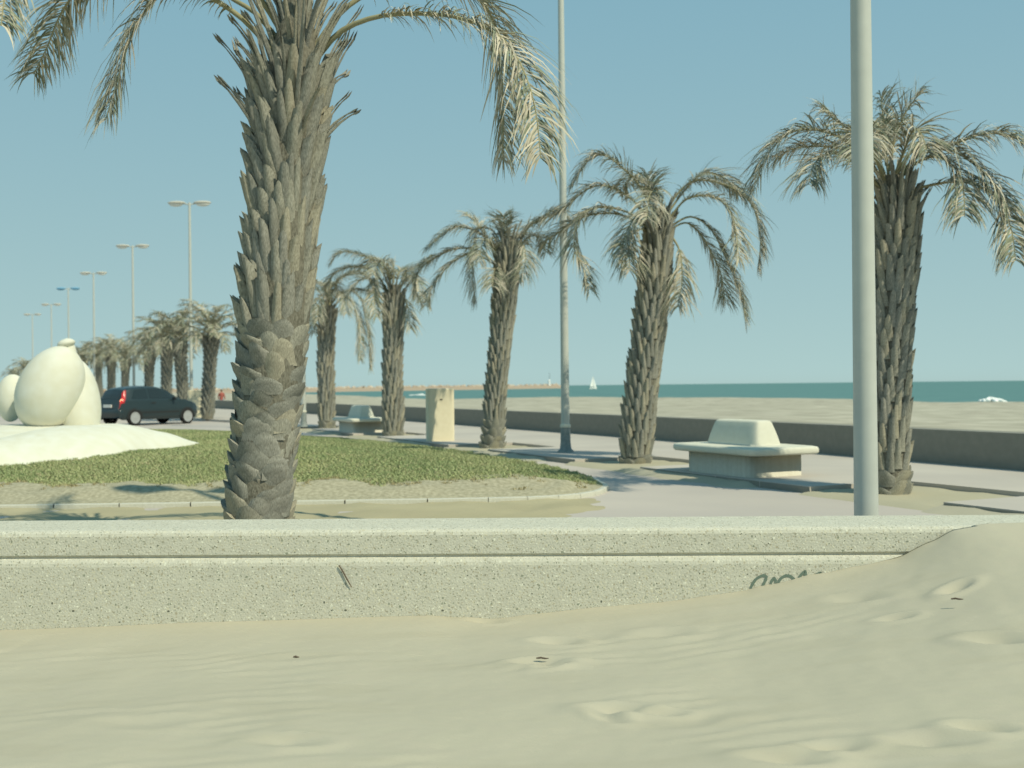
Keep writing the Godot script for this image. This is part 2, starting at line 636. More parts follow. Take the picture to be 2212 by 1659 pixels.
func sand_height(p: Vector3, fine: bool) -> float:
	var q := p - wall_o
	var s := q.dot(wall_t)
	var d := q.dot(wall_n)            # metres in front of the wall
	var dd := maxf(d, 0.0)
	var hc := ramp(contact_x, s)
	if dd > 0.0:
		var sp := minf(0.9, dd * 0.7)
		hc = (hc + ramp(contact_x, s - sp) + ramp(contact_x, s + sp) + ramp(contact_x, s - sp * 0.5) + ramp(contact_x, s + sp * 0.5) + ramp(contact_x, s - sp * 0.25) + ramp(contact_x, s + sp * 0.25)) / 7.0
	var low := 0.02 + 0.10 * smoothstep(0.5, 4.0, dd) - 0.2 * smoothstep(6.0, 20.0, dd)
	var keep := exp(-dd * 0.38) if hc > 0.0 else exp(-dd)
	# the drift slopes down away from the wall on the right
	var h := lerpf(low, hc, keep)
	h += 0.022 * nz.get_noise_2d(p.x * 0.35 + 4.0, p.z * 0.35) * smoothstep(0.0, 0.7, dd)
	if fine:
		h += 0.006 * nz.get_noise_2d(p.x * 1.8, p.z * 1.8) * smoothstep(0.02, 0.4, dd)
		# wind ripples
		var mask := smoothstep(-0.05, 0.35, nz.get_noise_2d(p.x * 0.5 - 7.0, p.z * 0.8 + 3.0)) * smoothstep(0.35, 0.9, dd)
		var ph := (p.z * 1.0 + p.x * 0.22 + 0.12 * nz.get_noise_2d(p.x * 0.9, p.z * 0.9)) * TAU / 0.14
		h += 0.0042 * mask * sin(ph) * (0.7 + 0.6 * nf.get_noise_2d(p.x * 3.0, p.z * 9.0))
		h += 0.0015 * nf.get_noise_2d(p.x * 14.0, p.z * 14.0)
		for f in prints:
			var g: Vector3 = p - f[0]
			if absf(g.x) < 0.5 and absf(g.z) < 0.5:
				var ca := cos(f[3])
				var sa := sin(f[3])
				var ex: float = (g.x * ca + g.z * sa) / f[1]
				var ez: float = (-g.x * sa + g.z * ca) / (f[1] * 0.5)
				var rr := ex * ex + ez * ez
				h -= f[2] * exp(-rr * 1.6)
				h += f[2] * 0.45 * exp(-pow(sqrt(rr) - 1.7, 2.0) * 3.0)
	if d < 0.0:
		h = hc - 0.25 * -d - 0.3 * smoothstep(0.1, 0.3, -d) if hc > WALL_TOP else minf(hc, WALL_TOP) - 0.12
	return h

func build_wall_and_sand() -> void:
	var a := xd(-3.02, 6.5)
	var b := xd(2.92, 6.28)
	wall_o = (a + b) / 2.0
	wall_t = (b - a).normalized()
	wall_n = Vector3.UP.cross(wall_t)
	if wall_n.z < 0:
		wall_n = -wall_n
	for c in contact:
		var hit := wall_hit(c[0], c[1])
		contact_x.append([(hit - wall_o).dot(wall_t), hit.y])
	var wall := thing("low_wall", "low wall of pebbly washed concrete with a grooved coping, half buried by sand", "wall", wall_o)
	wall.basis = Basis(wall_t, Vector3.UP, wall_n)
	# profiles as (out, y)
	var cope := [Vector2(-0.56, 0.42), Vector2(-0.56, 0.55), Vector2(-0.54, 0.568), Vector2(-0.05, 0.57), Vector2(-0.02, 0.565), Vector2(-0.006, 0.552), Vector2(0, 0.535), Vector2(0, 0.426), Vector2(-0.006, 0.419), Vector2(-0.03, 0.418)]
	var base := [Vector2(-0.54, -0.3), Vector2(-0.54, 0.415), Vector2(-0.06, 0.412), Vector2(-0.02, 0.409), Vector2(0.006, 0.398), Vector2(0.016, 0.38), Vector2(0.02, 0.36), Vector2(0.02, -0.4)]
	for part in [["coping", cope], ["wall_face", base]]:
		var mb := MB.new()
		var prof: Array = part[1]
		for k in prof.size() - 1:
			for s in 24:
				var x0 := lerpf(-30, 14, s / 24.0)
				var x1 := lerpf(-30, 14, (s + 1) / 24.0)
				var p: Vector2 = prof[k]
				var q: Vector2 = prof[k + 1]
				mb.flat_quad(Vector3(x0, p.y, p.x), Vector3(x0, q.y, q.x), Vector3(x1, q.y, q.x), Vector3(x1, p.y, p.x))
		obj(part[0], mb.done(), M.agg, wall)
	var joint := MB.new()
	box(joint, Vector3(-30, 0.405, -0.5), Vector3(14, 0.425, -0.016), 0.001)
	obj("mortar_joint", joint.done(), M.plinth, wall)
	# footprints and small dents
	for f in [[1205, 1388, 0.14, 0.03, 0.3], [1172, 1432, 0.15, 0.032, 0.1], [1190, 1440, 0.1, 0.02, -0.6], [1335, 1535, 0.15, 0.035, 0.2], [1312, 1552, 0.1, 0.025, 0.9], [1428, 1543, 0.1, 0.025, 0.1], [2065, 1302, 0.11, 0.035, -0.4], [2145, 1256, 0.09, 0.03, 0.3], [1935, 1338, 0.1, 0.022, 0.1], [1735, 1282, 0.2, 0.04, 0.5], [1690, 1290, 0.12, 0.03, 0.2], [2020, 1215, 0.18, 0.035, 0.4], [2160, 1385, 0.16, 0.035, 0.5], [880, 1330, 0.1, 0.012, 0.2], [1430, 1370, 0.18, 0.02, 0.0], [1050, 1345, 0.12, 0.02, 0.3], [1850, 1290, 0.16, 0.02, 0.4], [620, 1600, 0.16, 0.02, 0.2], [2010, 1600, 0.16, 0.025, 0.3], [1800, 1615, 0.14, 0.022, -0.2], [2120, 1575, 0.12, 0.03, 0.4], [1700, 1640, 0.15, 0.03, 0.2], [300, 1560, 0.2, 0.012, 0.2]]:
		var g := on_ground(f[0], f[1], 0.12)
		for k in 6:
			g = on_ground(f[0], f[1], sand_height(g, false))
		prints.append([g, f[2] * 0.72, f[3] * 0.8, f[4]])
	# sand sheets
	var x0 := -4.6
	var x1 := 4.6
	var d0 := -0.34
	var d1 := 3.6
	var nx := 400
	var nd := 270
	var mb := MB.new()
	var damp := FastNoiseLite.new()
	damp.seed = 77
	damp.frequency = 1.0
	damp.fractal_octaves = 4
	for j in nd:
		for k in nx:
			var p := wall_o + wall_t * lerpf(x0, x1, k / float(nx - 1)) + wall_n * lerpf(d0, d1, j / float(nd - 1))
			p.y = sand_height(p, true)
			var v := 1.0 + 0.035 * damp.get_noise_2d(p.x * 0.8, p.z * 0.8)
			var wet := smoothstep(-0.1, 0.25, damp.get_noise_2d(p.x * 0.9 + 20.0, p.z * 2.2) + (p.x - 1.0) * 0.25 - (-p.z - 3.55) * 1.6 - 0.3) * 0.22
			wet += 0.08 * smoothstep(0.15, 0.4, damp.get_noise_2d(p.x * 0.7 - 9.0, p.z * 2.6))
			mb.add(p, Color(0.535, 0.495, 0.385).lerp(Color(0.36, 0.32, 0.21), wet) * v)
	mb.grid(nx, nd, 0)
	setting("sand", mb.done(), M.sand, "smooth drifted beach sand piled against the low wall")
	var far := MB.new()
	var strips := [[-30.0, x0, d0, d1, 60, 20], [x1, 14.0, d0, d1, 30, 20], [-30.0, 30.0, d1, 40.0, 60, 40]]
	for s in strips:
		var first := far.v.size()
		for j in s[5]:
			for k in s[4]:
				var p: Vector3 = wall_o + wall_t * lerpf(s[0], s[1], k / float(s[4] - 1)) + wall_n * lerpf(s[2], s[3], j / float(s[5] - 1))
				p.y = sand_height(p, false)
				far.add(p, Color(0.535, 0.495, 0.385))
		far.grid(s[4], s[5], first)
	setting("sand_behind", far.done(), M.sand, "open beach sand around the drift")
	# graffiti
	var gf := thing("graffiti", "dark green sprayed scrawl on the wall face, mostly buried by sand", "graffiti", wall_hit(1700, 1260))
	var z6 := func(x: float, y: float) -> Vector2: return Vector2((1640.0 + x / 6.91) / 1.0271, (1220.0 + y / 6.91) / 1.0271)
	for st in [[[165, 580], [190, 530], [240, 450], [300, 405], [360, 385], [405, 400], [400, 440], [380, 485], [350, 540]], [[470, 510], [500, 450], [525, 430], [550, 460], [545, 500]], [[585, 500], [620, 440], [670, 400], [730, 385], [790, 405], [835, 450]], [[890, 450], [930, 385], [985, 325], [1005, 330], [1005, 380], [1000, 430]], [[1140, 400], [1180, 365], [1235, 345], [1225, 370]]]:
		var pts := []
		for q in st:
			var s: Vector2 = z6.call(q[0], q[1])
			pts.append(wall_hit(s.x, s.y) + wall_n * 0.0225)
		pts = spline(pts, 26)
		var rb := MB.new()
		for k in pts.size():
			var t: Vector3 = (pts[mini(k + 1, 25)] - pts[maxi(k - 1, 0)]).normalized()
			var sd := t.cross(wall_n).normalized() * (0.008 + 0.0025 * nf.get_noise_1d(k * 0.7))
			rb.add(pts[k] - sd - gf.position)
			rb.add(pts[k] + sd - gf.position)
		rb.grid(2, 26, 0)
		obj("stroke", rb.done(), M.spray, gf)
	# twig and splinter; other dark sticks added to mark dents in the sand
	var specks := [[748, 1243, 0.075, 1.05, true], [1172, 1424, 0.03, 0.2, false], [2068, 1296, 0.028, 0.6, false], [2145, 1254, 0.025, 0.1, false], [1208, 1384, 0.02, -0.5, false], [640, 1421, 0.015, 0.1, false]]
	var names := ["thin dark twig stuck upright against the wall face", "reddish brown splinter lying in a dent of the sand", "added dark stick marking a dent in a footprint high on the drift", "small added dark chip marking a dent near the top of the drift", "added stick marking a shallow dent in the sand", "tiny dark pebble alone on smooth sand"]
	for k in specks.size():
		var s: Array = specks[k]
		var p: Vector3
		if s[4]:
			p = wall_hit(s[0], s[1]) + wall_n * 0.03
		else:
			p = on_ground(s[0], s[1], 0.1)
			for q in 6:
				p = on_ground(s[0], s[1], sand_height(p, true))
			p.y += 0.004
		var t := thing("wood_or_dent_mark" if k != 5 else "pebble", names[k], "twig" if k != 5 else "pebble", p)
		var tb := MB.new()
		var dir := (wall_t * cos(s[3]) + (Vector3.DOWN if s[4] else wall_n * 0.7 + Vector3.UP * 0.1) * sin(s[3])).normalized()
		var l: float = s[2]
		tube(tb, [dir * -l, dir * -l * 0.3 + Vector3(0, 0.003, 0), dir * l * 0.4 + wall_n * 0.002, dir * l], [0.0035, 0.005, 0.004, 0.002], 6)
		obj("stick" if k != 5 else "stone", tb.done(), M.twig, t)

# ------------------------------------------------------------------ grass island
var isl := []        # outline in (x, depth)
func island_outline() -> void:
	var pts := []
	for q in [[-300, 1106.0], [0, 1101.0], [300, 1097.0], [640, 1091.5], [1000, 1086.0], [1180, 1081.0], [1270, 1072.0], [1302, 1060.0]]:
		pts.append(on_ground(q[0], q[1], 0.0))
	for q in [[1296, 1044.0], [1265, 1030.0], [1180, 1010.0], [1040, 987.0], [900, 967.0], [780, 955.0], [660, 947.0], [500, 944.5], [380, 943.0], [150, 946.0]]:
		pts.append(on_ground(q[0], q[1], 0.05))
	pts.append(xd(-16, 30))
	pts.append(xd(-18, 22))
	pts.append(xd(-15, 15))
	pts.append(pts[0])
	for p in spline(pts, 180).slice(0, 179):
		isl.append(Vector2(p.x, -p.z))

func isl_height(p: Vector2, edge: float) -> float:
	return 0.066 + 0.27 * smoothstep(0.0, 4.5, edge) + 0.08 * smoothstep(0.0, 0.9, edge) + 0.03 * nz.get_noise_2d(p.x * 0.5, p.y * 0.5) * smoothstep(0.0, 0.6, edge)

func edge_dist(p: Vector2) -> float:
	var best := 1e9
	for k in range(0, isl.size(), 2):
		best = minf(best, p.distance_squared_to(isl[k]))
	return sqrt(best)

func exact_edge(p: Vector2) -> float:
	var best := 1e9
	for k in isl.size():
		best = minf(best, p.distance_squared_to(Geometry2D.get_closest_point_to_segment(p, isl[k], isl[(k + 1) % isl.size()])))
	return sqrt(best)

func build_island() -> void:
	island_outline()
	var cen := Vector2(-6.0, 20.0)
	var mb := MB.new()
	var rings := 60
	var n := isl.size()
	for b in rings:
		var k := b / float(rings - 1)
		k = 1.0 - pow(1.0 - k, 1.7)
		for a in n:
			var p: Vector2 = cen.lerp(isl[a], k)
			var e := exact_edge(p)
			var near: float = p.y - 13.3      # depth behind the near kerb
			var band := smoothstep(0.55, 1.2, near + 0.35 * nz.get_noise_2d(p.x * 0.9, p.y * 0.9) - 0.5 * smoothstep(-1.5, 1.0, p.x))
			var h := isl_height(p, e)
			h += 0.07 * (1.0 - band) * smoothstep(0.0, 0.5, e) * (0.6 + nz.get_noise_2d(p.x * 1.2, p.y * 1.2))
			if b == rings - 1:
				h = 0.05
			var sandc := Color(0.53, 0.49, 0.36)
			var green := Color(0.3, 0.31, 0.17)
			mb.add(xd(p.x, p.y, h), sandc.lerp(green, band))
	mb.grid(n, rings, 0, true)
	setting("lawn_mound", mb.done(), M.soil, "low mound of sand and turf inside the kerb")
	# kerb stones round it
	var kerb := thing("island_kerb", "thin white kerb curving round the grass mound", "kerb", xd(isl[40].x, isl[40].y))
	var k0 := 0
	while k0 < n:
		var k1 := mini(k0 + 4, n)
		var kb := MB.new()
		for k in range(k0, k1 + 1):
			var p: Vector2 = isl[k % n]
			var q: Vector2 = isl[(k + 1) % n]
			var o := (q - p).orthogonal().normalized()
			if o.dot(p - cen) < 0:
				o = -o
			var cut := 0.0
			if k == k0:
				p = p.lerp(q, 0.03)
			if k == k1:
				p = p.lerp(isl[(k - 1 + n) % n], 0.03)
			for s in [[0.07, -0.02], [0.07, 0.05], [0.06, 0.06], [-0.05, 0.06], [-0.06, 0.0]]:
				kb.add(xd(p.x + o.x * s[0], p.y + o.y * s[0], s[1]) - kerb.position)
		kb.grid(5, k1 - k0 + 1, 0)
		obj("kerb_stone", kb.done(), M.kerb, kerb)
		k0 = k1
	# blades
	var tuft := MB.new()
	for k in 8:
		var f := rng.randf() * TAU
		var r := rng.randf_range(0.0, 0.045)
		var b := Vector3(cos(f) * r, 0, sin(f) * r)
		var lean := Vector3(rng.randf_range(-1, 1), 0, rng.randf_range(-1, 1)) * 0.022
		var sd := Vector3(cos(f + 1.3), 0, sin(f + 1.3)) * rng.randf_range(0.004, 0.007)
		var h := rng.randf_range(0.018, 0.042)
		var i0 := tuft.add(b - sd)
		var i1 := tuft.add(b + sd)
		var i2 := tuft.add(b + lean * 0.4 + sd * 0.7 + Vector3(0, h * 0.6, 0))
		var i3 := tuft.add(b + lean * 0.4 - sd * 0.7 + Vector3(0, h * 0.6, 0))
		var i4 := tuft.add(b + lean * 1.3 + Vector3(0, h, 0))
		tuft.quad(i0, i1, i2, i3)
		tuft.tri(i3, i2, i4)
	var xf: Array[Transform3D] = []
	var cols := PackedColorArray()
	var tries := 0
	var poly := PackedVector2Array(isl)
	while xf.size() < 120000 and tries < 500000:
		tries += 1
		var p := Vector2(rng.randf_range(-12.5, 1.4), 13.2 + 20.0 * pow(rng.randf(), 1.35))
		var near := p.y - 13.3
		var bn := near + 0.35 * nz.get_noise_2d(p.x * 0.9, p.y * 0.9) - 0.5 * smoothstep(-1.5, 1.0, p.x)
		var band := smoothstep(0.6, 1.0, bn)
		var dry := false
		if rng.randf() > band:
			if nf.get_noise_2d(p.x * 1.6, p.y * 1.6) < 0.12 or near < 0.35 or rng.randf() > 0.22:
				continue
			dry = true
		if not Geometry2D.is_point_in_polygon(p, poly):
			continue
		var e := edge_dist(p)
		if e < 0.12:
			continue
		var h := isl_height(p, e) + 0.07 * (1.0 - band) * smoothstep(0.0, 0.5, e) * (0.6 + nz.get_noise_2d(p.x * 1.2, p.y * 1.2))
		var sc := rng.randf_range(0.7, 1.25) * (0.8 if dry else 1.0)
		xf.append(Transform3D(Basis(Vector3.UP, rng.randf() * TAU).scaled(Vector3(sc, sc, sc)), xd(p.x, p.y, h - 0.004)))
		var patch := nz.get_noise_2d(p.x * 0.35, p.y * 0.35 + 9.0) * 0.8 + nf.get_noise_2d(p.x * 1.5, p.y * 1.1) * 0.5
		var c := Color(0.31, 0.37, 0.18).lerp(Color(0.43, 0.45, 0.235), clampf(0.5 + patch, 0, 1)) * rng.randf_range(0.75, 1.2)
		if dry:
			c = Color(0.4, 0.35, 0.2) * rng.randf_range(0.7, 1.15)
		elif rng.randf() < 0.12:
			c = Color(0.47, 0.43, 0.26)
		cols.append(c)
	var mm := MultiMesh.new()
	mm.transform_format = MultiMesh.TRANSFORM_3D
	mm.use_colors = true
	mm.mesh = tuft.done()
	mm.instance_count = xf.size()
	for k in xf.size():
		mm.set_instance_transform(k, xf[k])
		mm.set_instance_color(k, cols[k])
	var mi := MultiMeshInstance3D.new()
	mi.name = "grass"
	mi.multimesh = mm
	mi.material_override = M.grass
	add_child(mi)
	mi.set_meta("kind", "stuff")
	mi.set_meta("label", "short yellowish green grass covering the mound")
	mi.set_meta("category", "grass")
	# sand blown onto the road between the kerb and the wall
	var dm := MB.new()
	for j in 40:
		for k in 120:
			var x := lerpf(-14.0, 1.75, k / 119.0)
			var dep := lerpf(7.0, 13.6, j / 39.0)
			var edge := 1.45 - 0.9 * smoothstep(12.6, 10.5, dep) - 2.2 * smoothstep(11.6, 8.5, dep) + 0.25 * nz.get_noise_2d(dep * 0.8, 2.0)
			var fade := smoothstep(edge, edge - 0.9, x)
			var h := -0.012 + fade * (0.03 + 0.03 * nz.get_noise_2d(x * 0.7, dep * 0.7) + 0.02 * nz.get_noise_2d(x * 2.5, dep * 2.5))
			var v := 1.0 + 0.12 * nz.get_noise_2d(x * 0.8 + 30.0, dep * 0.8)
			dm.add(xd(x, dep, h), Color(0.47, 0.42, 0.28) * v)
	dm.grid(120, 40, 0)
	setting("sand_drift", dm.done(), M.sand, "thin drift of tan sand on the road before the kerb")

# ------------------------------------------------------------------ palms
# boot: one old leaf base. Own axes: x across, y up, z out of the trunk
func boot_mesh(w: float, h: float, out_tip: float, thick: float, taper: float, round_trunk: float, bend: float, sd: int, round_top := 0.1) -> ArrayMesh:
	var r := RandomNumberGenerator.new()
	r.seed = sd
	var mb := MB.new()
	var nu := 6
	var nv := 6
	var skew := r.randf_range(-0.15, 0.15)
	for b in nv:
		var v := b / float(nv - 1)
		var ww := w * 0.5 * lerpf(1.0, taper, pow(v, 0.8))
		for a in nu:
			var u := a / float(nu - 1) * 2.0 - 1.0
			var x := ww * u + skew * w * v
			var z := out_tip * pow(v, 1.4) + bend * v * v * v + thick * (1.0 - u * u) * (0.1 + 0.9 * smoothstep(0.0, 0.75, v)) - x * x / (2.0 * round_trunk) - 0.015 * (1.0 - v)
			if absf(u) > 0.99:
				z -= thick * 0.5
			var y := h * v * (1.0 - round_top * u * u * v) + r.randf_range(-0.02, 0.02) * h * (1.0 if b > 0 else 0.0) + (r.randf_range(-0.09, 0.03) * h if b == nv - 1 else 0.0)
			mb.add(Vector3(x, y, z + r.randf_range(-0.06, 0.06) * thick), Color(1, 1, 1) * r.randf_range(0.82, 1.08))
	mb.grid(nu, nv, 0)
	# torn, paler end going back to the trunk
	var base := mb.v.size()
	for row in 2:
		for a in nu:
			var p: Vector3 = mb.v[(nv - 1) * nu + a]
			if row == 1:
				p = Vector3(p.x * 0.95, p.y - 0.06 * h - 0.01, p.z - thick * 1.1)
			mb.add(p, Color(1.15, 1.12, 1.05))
	mb.grid(nu, 2, base)
	# the back of the part that stands free
	var back := mb.v.size()
	for b in nv:
		for a in nu:
			var p: Vector3 = mb.v[b * nu + a]
			mb.add(p - Vector3(0, 0.01, thick * 1.2 + 0.006), Color(1, 1, 1))
	mb.grid(nu, nv, back)
	return mb.done()

var scale_meshes := []
var stub_meshes := []
var long_meshes := []

func axis_at(ax: Array, t: float) -> Array:     # ax rows: [position, radius]; t in 0..1 by height
	var s := clampf(t, 0, 1) * (ax.size() - 1)
	var a := mini(int(s), ax.size() - 2)
	return [(ax[a][0] as Vector3).lerp(ax[a + 1][0], s - a), lerpf(ax[a][1], ax[a + 1][1], s - a)]

func resample_axis(rows: Array, n: int) -> Array:      # even in height
	var out := []
	var y0: float = rows[0][0].y
	var y1: float = rows[-1][0].y
	for k in n:
		var y := lerpf(y0, y1, k / float(n - 1))
		for q in rows.size() - 1:
			if y <= rows[q + 1][0].y + 1e-5:
				var t: float = (y - rows[q][0].y) / (rows[q + 1][0].y - rows[q][0].y)
				out.append([(rows[q][0] as Vector3).lerp(rows[q + 1][0], t), lerpf(rows[q][1], rows[q + 1][1], t)])
				break
	return out

func trunk_core(ax: Array, shrink: float) -> ArrayMesh:
	var mb := MB.new()
	var sides := 20
	for k in ax.size():
		for a in sides:
			var f := TAU * a / sides
			var rr: float = ax[k][1] * shrink * (1.0 + 0.07 * nz.get_noise_3d(cos(f) * 2.0, k * 0.6, sin(f) * 2.0))
			mb.add(ax[k][0] + Vector3(cos(f) * rr, 0, sin(f) * rr))
	mb.grid(sides, ax.size(), 0, true)
	return mb.done()

func put_boot(mesh: Mesh, ax: Array, y: float, ang: float, lean: float, sc: Vector3, shrink: float, parent: Node3D, k: int) -> void:
	var t: float = (y - ax[0][0].y) / (ax[-1][0].y - ax[0][0].y)
	var c: Array = axis_at(ax, t)
	var out := Vector3(cos(ang), 0, sin(ang))
	var up := (Vector3.UP + out * lean).normalized()
	var x := up.cross(out).normalized()
	var o := obj("leaf_base", mesh, M["boot%d" % (k % 4)], parent)
	o.transform = Transform3D(Basis(x * sc.x, up * sc.y, x.cross(up) * sc.z), c[0] + out * (float(c[1]) * shrink - 0.01))

# palette of dry and living leaflets (linear)
func leaf_color(r: RandomNumberGenerator, green: float) -> Color:
	var c: Color
	var q := r.randf()
	if q < green:
		c = Color(0.22, 0.24, 0.17)
	elif q < green + 0.25:
		c = Color(0.35, 0.345, 0.26)
	else:
		c = Color(0.52, 0.47, 0.37)
	return c * r.randf_range(0.75, 1.15)

func add_frond(parent: Node3D, pts: Array, leaf_len: float, start: float, step: float, pet_r: float, r: RandomNumberGenerator, droop := 1.0, green := 0.35, width := 0.012) -> void:
	var sp := spline(pts, 26)
	var total := 0.0
	var cum := [0.0]
	for k in 25:
		total += (sp[k + 1] - sp[k]).length()
		cum.append(total)
	var rad := []
	for k in 26:
		rad.append(lerpf(pet_r, 0.004, pow(k / 25.0, 0.7)))
	var mb := MB.new()
	tube(mb, sp, rad, 6)
	var fr := obj("frond", mb.done(), M.rachis, parent)
	var lb := MB.new()
	var s := start * total
	var side := 1.0
	var last_n := Vector3.UP
	while s < total:
		var k := 0
		while k < 24 and cum[k + 1] < s:
			k += 1
		var f := clampf((s - float(cum[k])) / maxf(1e-5, float(cum[k + 1]) - float(cum[k])), 0.0, 1.0)
		var p: Vector3 = (sp[k] as Vector3).lerp(sp[k + 1], f)
		var t: Vector3 = (sp[k + 1] - sp[k]).normalized()
		var n := Vector3.UP - t * t.y
		if n.length() < 0.25:
			n = last_n - t * last_n.dot(t)
		n = n.normalized()
		last_n = n
		var b := t.cross(n)
		var q := s / total
		var prof := minf(1.0, 0.35 + 2.6 * (q - start)) * (1.0 - 0.5 * smoothstep(0.75, 1.0, q))
		var l := leaf_len * prof * r.randf_range(0.6, 1.15)
		var dir := (b * side * r.randf_range(0.5, 1.0) + n * r.randf_range(-0.05, 0.55) + t * r.randf_range(0.5, 1.1)).normalized()
		var col := leaf_color(r, green)
		var hang := droop * r.randf_range(0.35, 1.3)
		var wv := dir.cross(n + Vector3(r.randf_range(-0.6, 0.6), r.randf_range(-0.6, 0.6), r.randf_range(-0.6, 0.6))).normalized()
		var w := width * r.randf_range(0.7, 1.25)
		var at := p
		var i_prev := -1
		var segs := 4
		for g in segs + 1:
			var ww: float = w * [0.5, 1.0, 0.85, 0.55, 0.06][g]
			var ia := lb.add(at - wv * ww, col)
			var ib := lb.add(at + wv * ww, col)
			if i_prev >= 0:
				lb.quad(i_prev, i_prev + 1, ib, ia)
			i_prev = ia
			at += dir * l / segs
			dir = (dir + Vector3.DOWN * hang * 0.38 + Vector3(r.randf_range(-0.08, 0.08), 0, r.randf_range(-0.08, 0.08))).normalized()
		s += step * r.randf_range(0.6, 1.4)
		side = -side
	var lo := obj("leaflets", lb.done(), M.leaf, fr)
	lo.set_meta("kind", "stuff")

# trace: points [x, y] in picture units at the palm's depth; dz moves the tip towards the camera
func traced(tr: Array, depth: float, dz: float, base: Vector3) -> Array:
	var out := []
	for k in tr.size():
		var t := k / float(tr.size() - 1)
		out.append(px(tr[k][0], tr[k][1], depth - dz * pow(t, 1.2)) - base)
	return out

func random_frond(top: Vector3, az: float, e0: float, length: float, fall: float) -> Array:
	var pts := []
	var p := top
	var e := e0
	for k in 7:
		pts.append(p)
		p += Vector3(cos(az) * cos(e), sin(e), sin(az) * cos(e)) * length / 6.0
		e -= fall * (0.6 + 0.25 * k)
	return pts

func ax_from(rows: Array, depth: float, base: Vector3) -> Array:
	var out := []
	for q in rows:
		out.append([px(q[0], q[1], depth) - base, q[2] / FPX * depth])
	return resample_axis(out, 40)

func grey_palm(label: String, base: Vector3, depth: float, rows: Array, fronds: Array, conv: Callable, sd: int, low_rows: int, group := "palms along the promenade edge") -> Node3D:
	var r := RandomNumberGenerator.new()
	r.seed = sd
	var pm := thing("palm_tree", label, "palm", base, 0.0, group)
	var ax := ax_from(rows, depth, base)
	var tr := obj("trunk", trunk_core(ax, 0.8), M.bark, pm)
	var y0: float = ax[0][0].y
	var y1: float = ax[-1][0].y
	var top: Vector3 = ax[-1][0]
	var R: float = ax[10][1]
	var k := 0
	var y := y0 - 0.02
	var row := 0
	while y < y1 - 0.35:
		var q := (y - y0) / (y1 - y0)
		var low := row < low_rows
		var n := 9 if low else 13
		for a in n:
			var ang := TAU * (a + 0.5 * (row % 2)) / n + row * 0.13 + r.randf_range(-0.08, 0.08)
			var cr: float = axis_at(ax, q)[1]
			if low:
				put_boot(scale_meshes[k % 4], ax, y, ang, r.randf_range(-0.05, 0.1), Vector3(cr / 0.36, r.randf_range(0.6, 0.9), 0.7), 0.88, tr, k)
			else:
				put_boot(stub_meshes[k % 4], ax, y + r.randf_range(-0.05, 0.05), ang, r.randf_range(-0.02, 0.06) + 0.22 * smoothstep(0.75, 1.0, q), Vector3(cr / 0.36 * 0.9, r.randf_range(0.6, 0.95), r.randf_range(0.4, 0.8)), 0.9, tr, k)
			k += 1
		y += 0.17 if low else 0.225
		row += 1
	for a in 26:
		var ang := TAU * a / 26.0 * 2.618 + r.randf() * 0.3
		put_boot(long_meshes[a % 4], ax, y1 - 0.75 + 0.6 * a / 26.0, ang, r.randf_range(0.05, 0.3), Vector3(0.8, r.randf_range(0.4, 0.7), 0.7), 0.75, tr, a)
	for f in fronds:
		var pts := []
		for q in f[0]:
			pts.append(conv.call(q[0], q[1]))
		add_frond(pm, traced(pts, depth, f[1], base), 0.62, 0.17, 0.0075, 0.024, r, 1.15, 0.33, 0.009)
	return pm

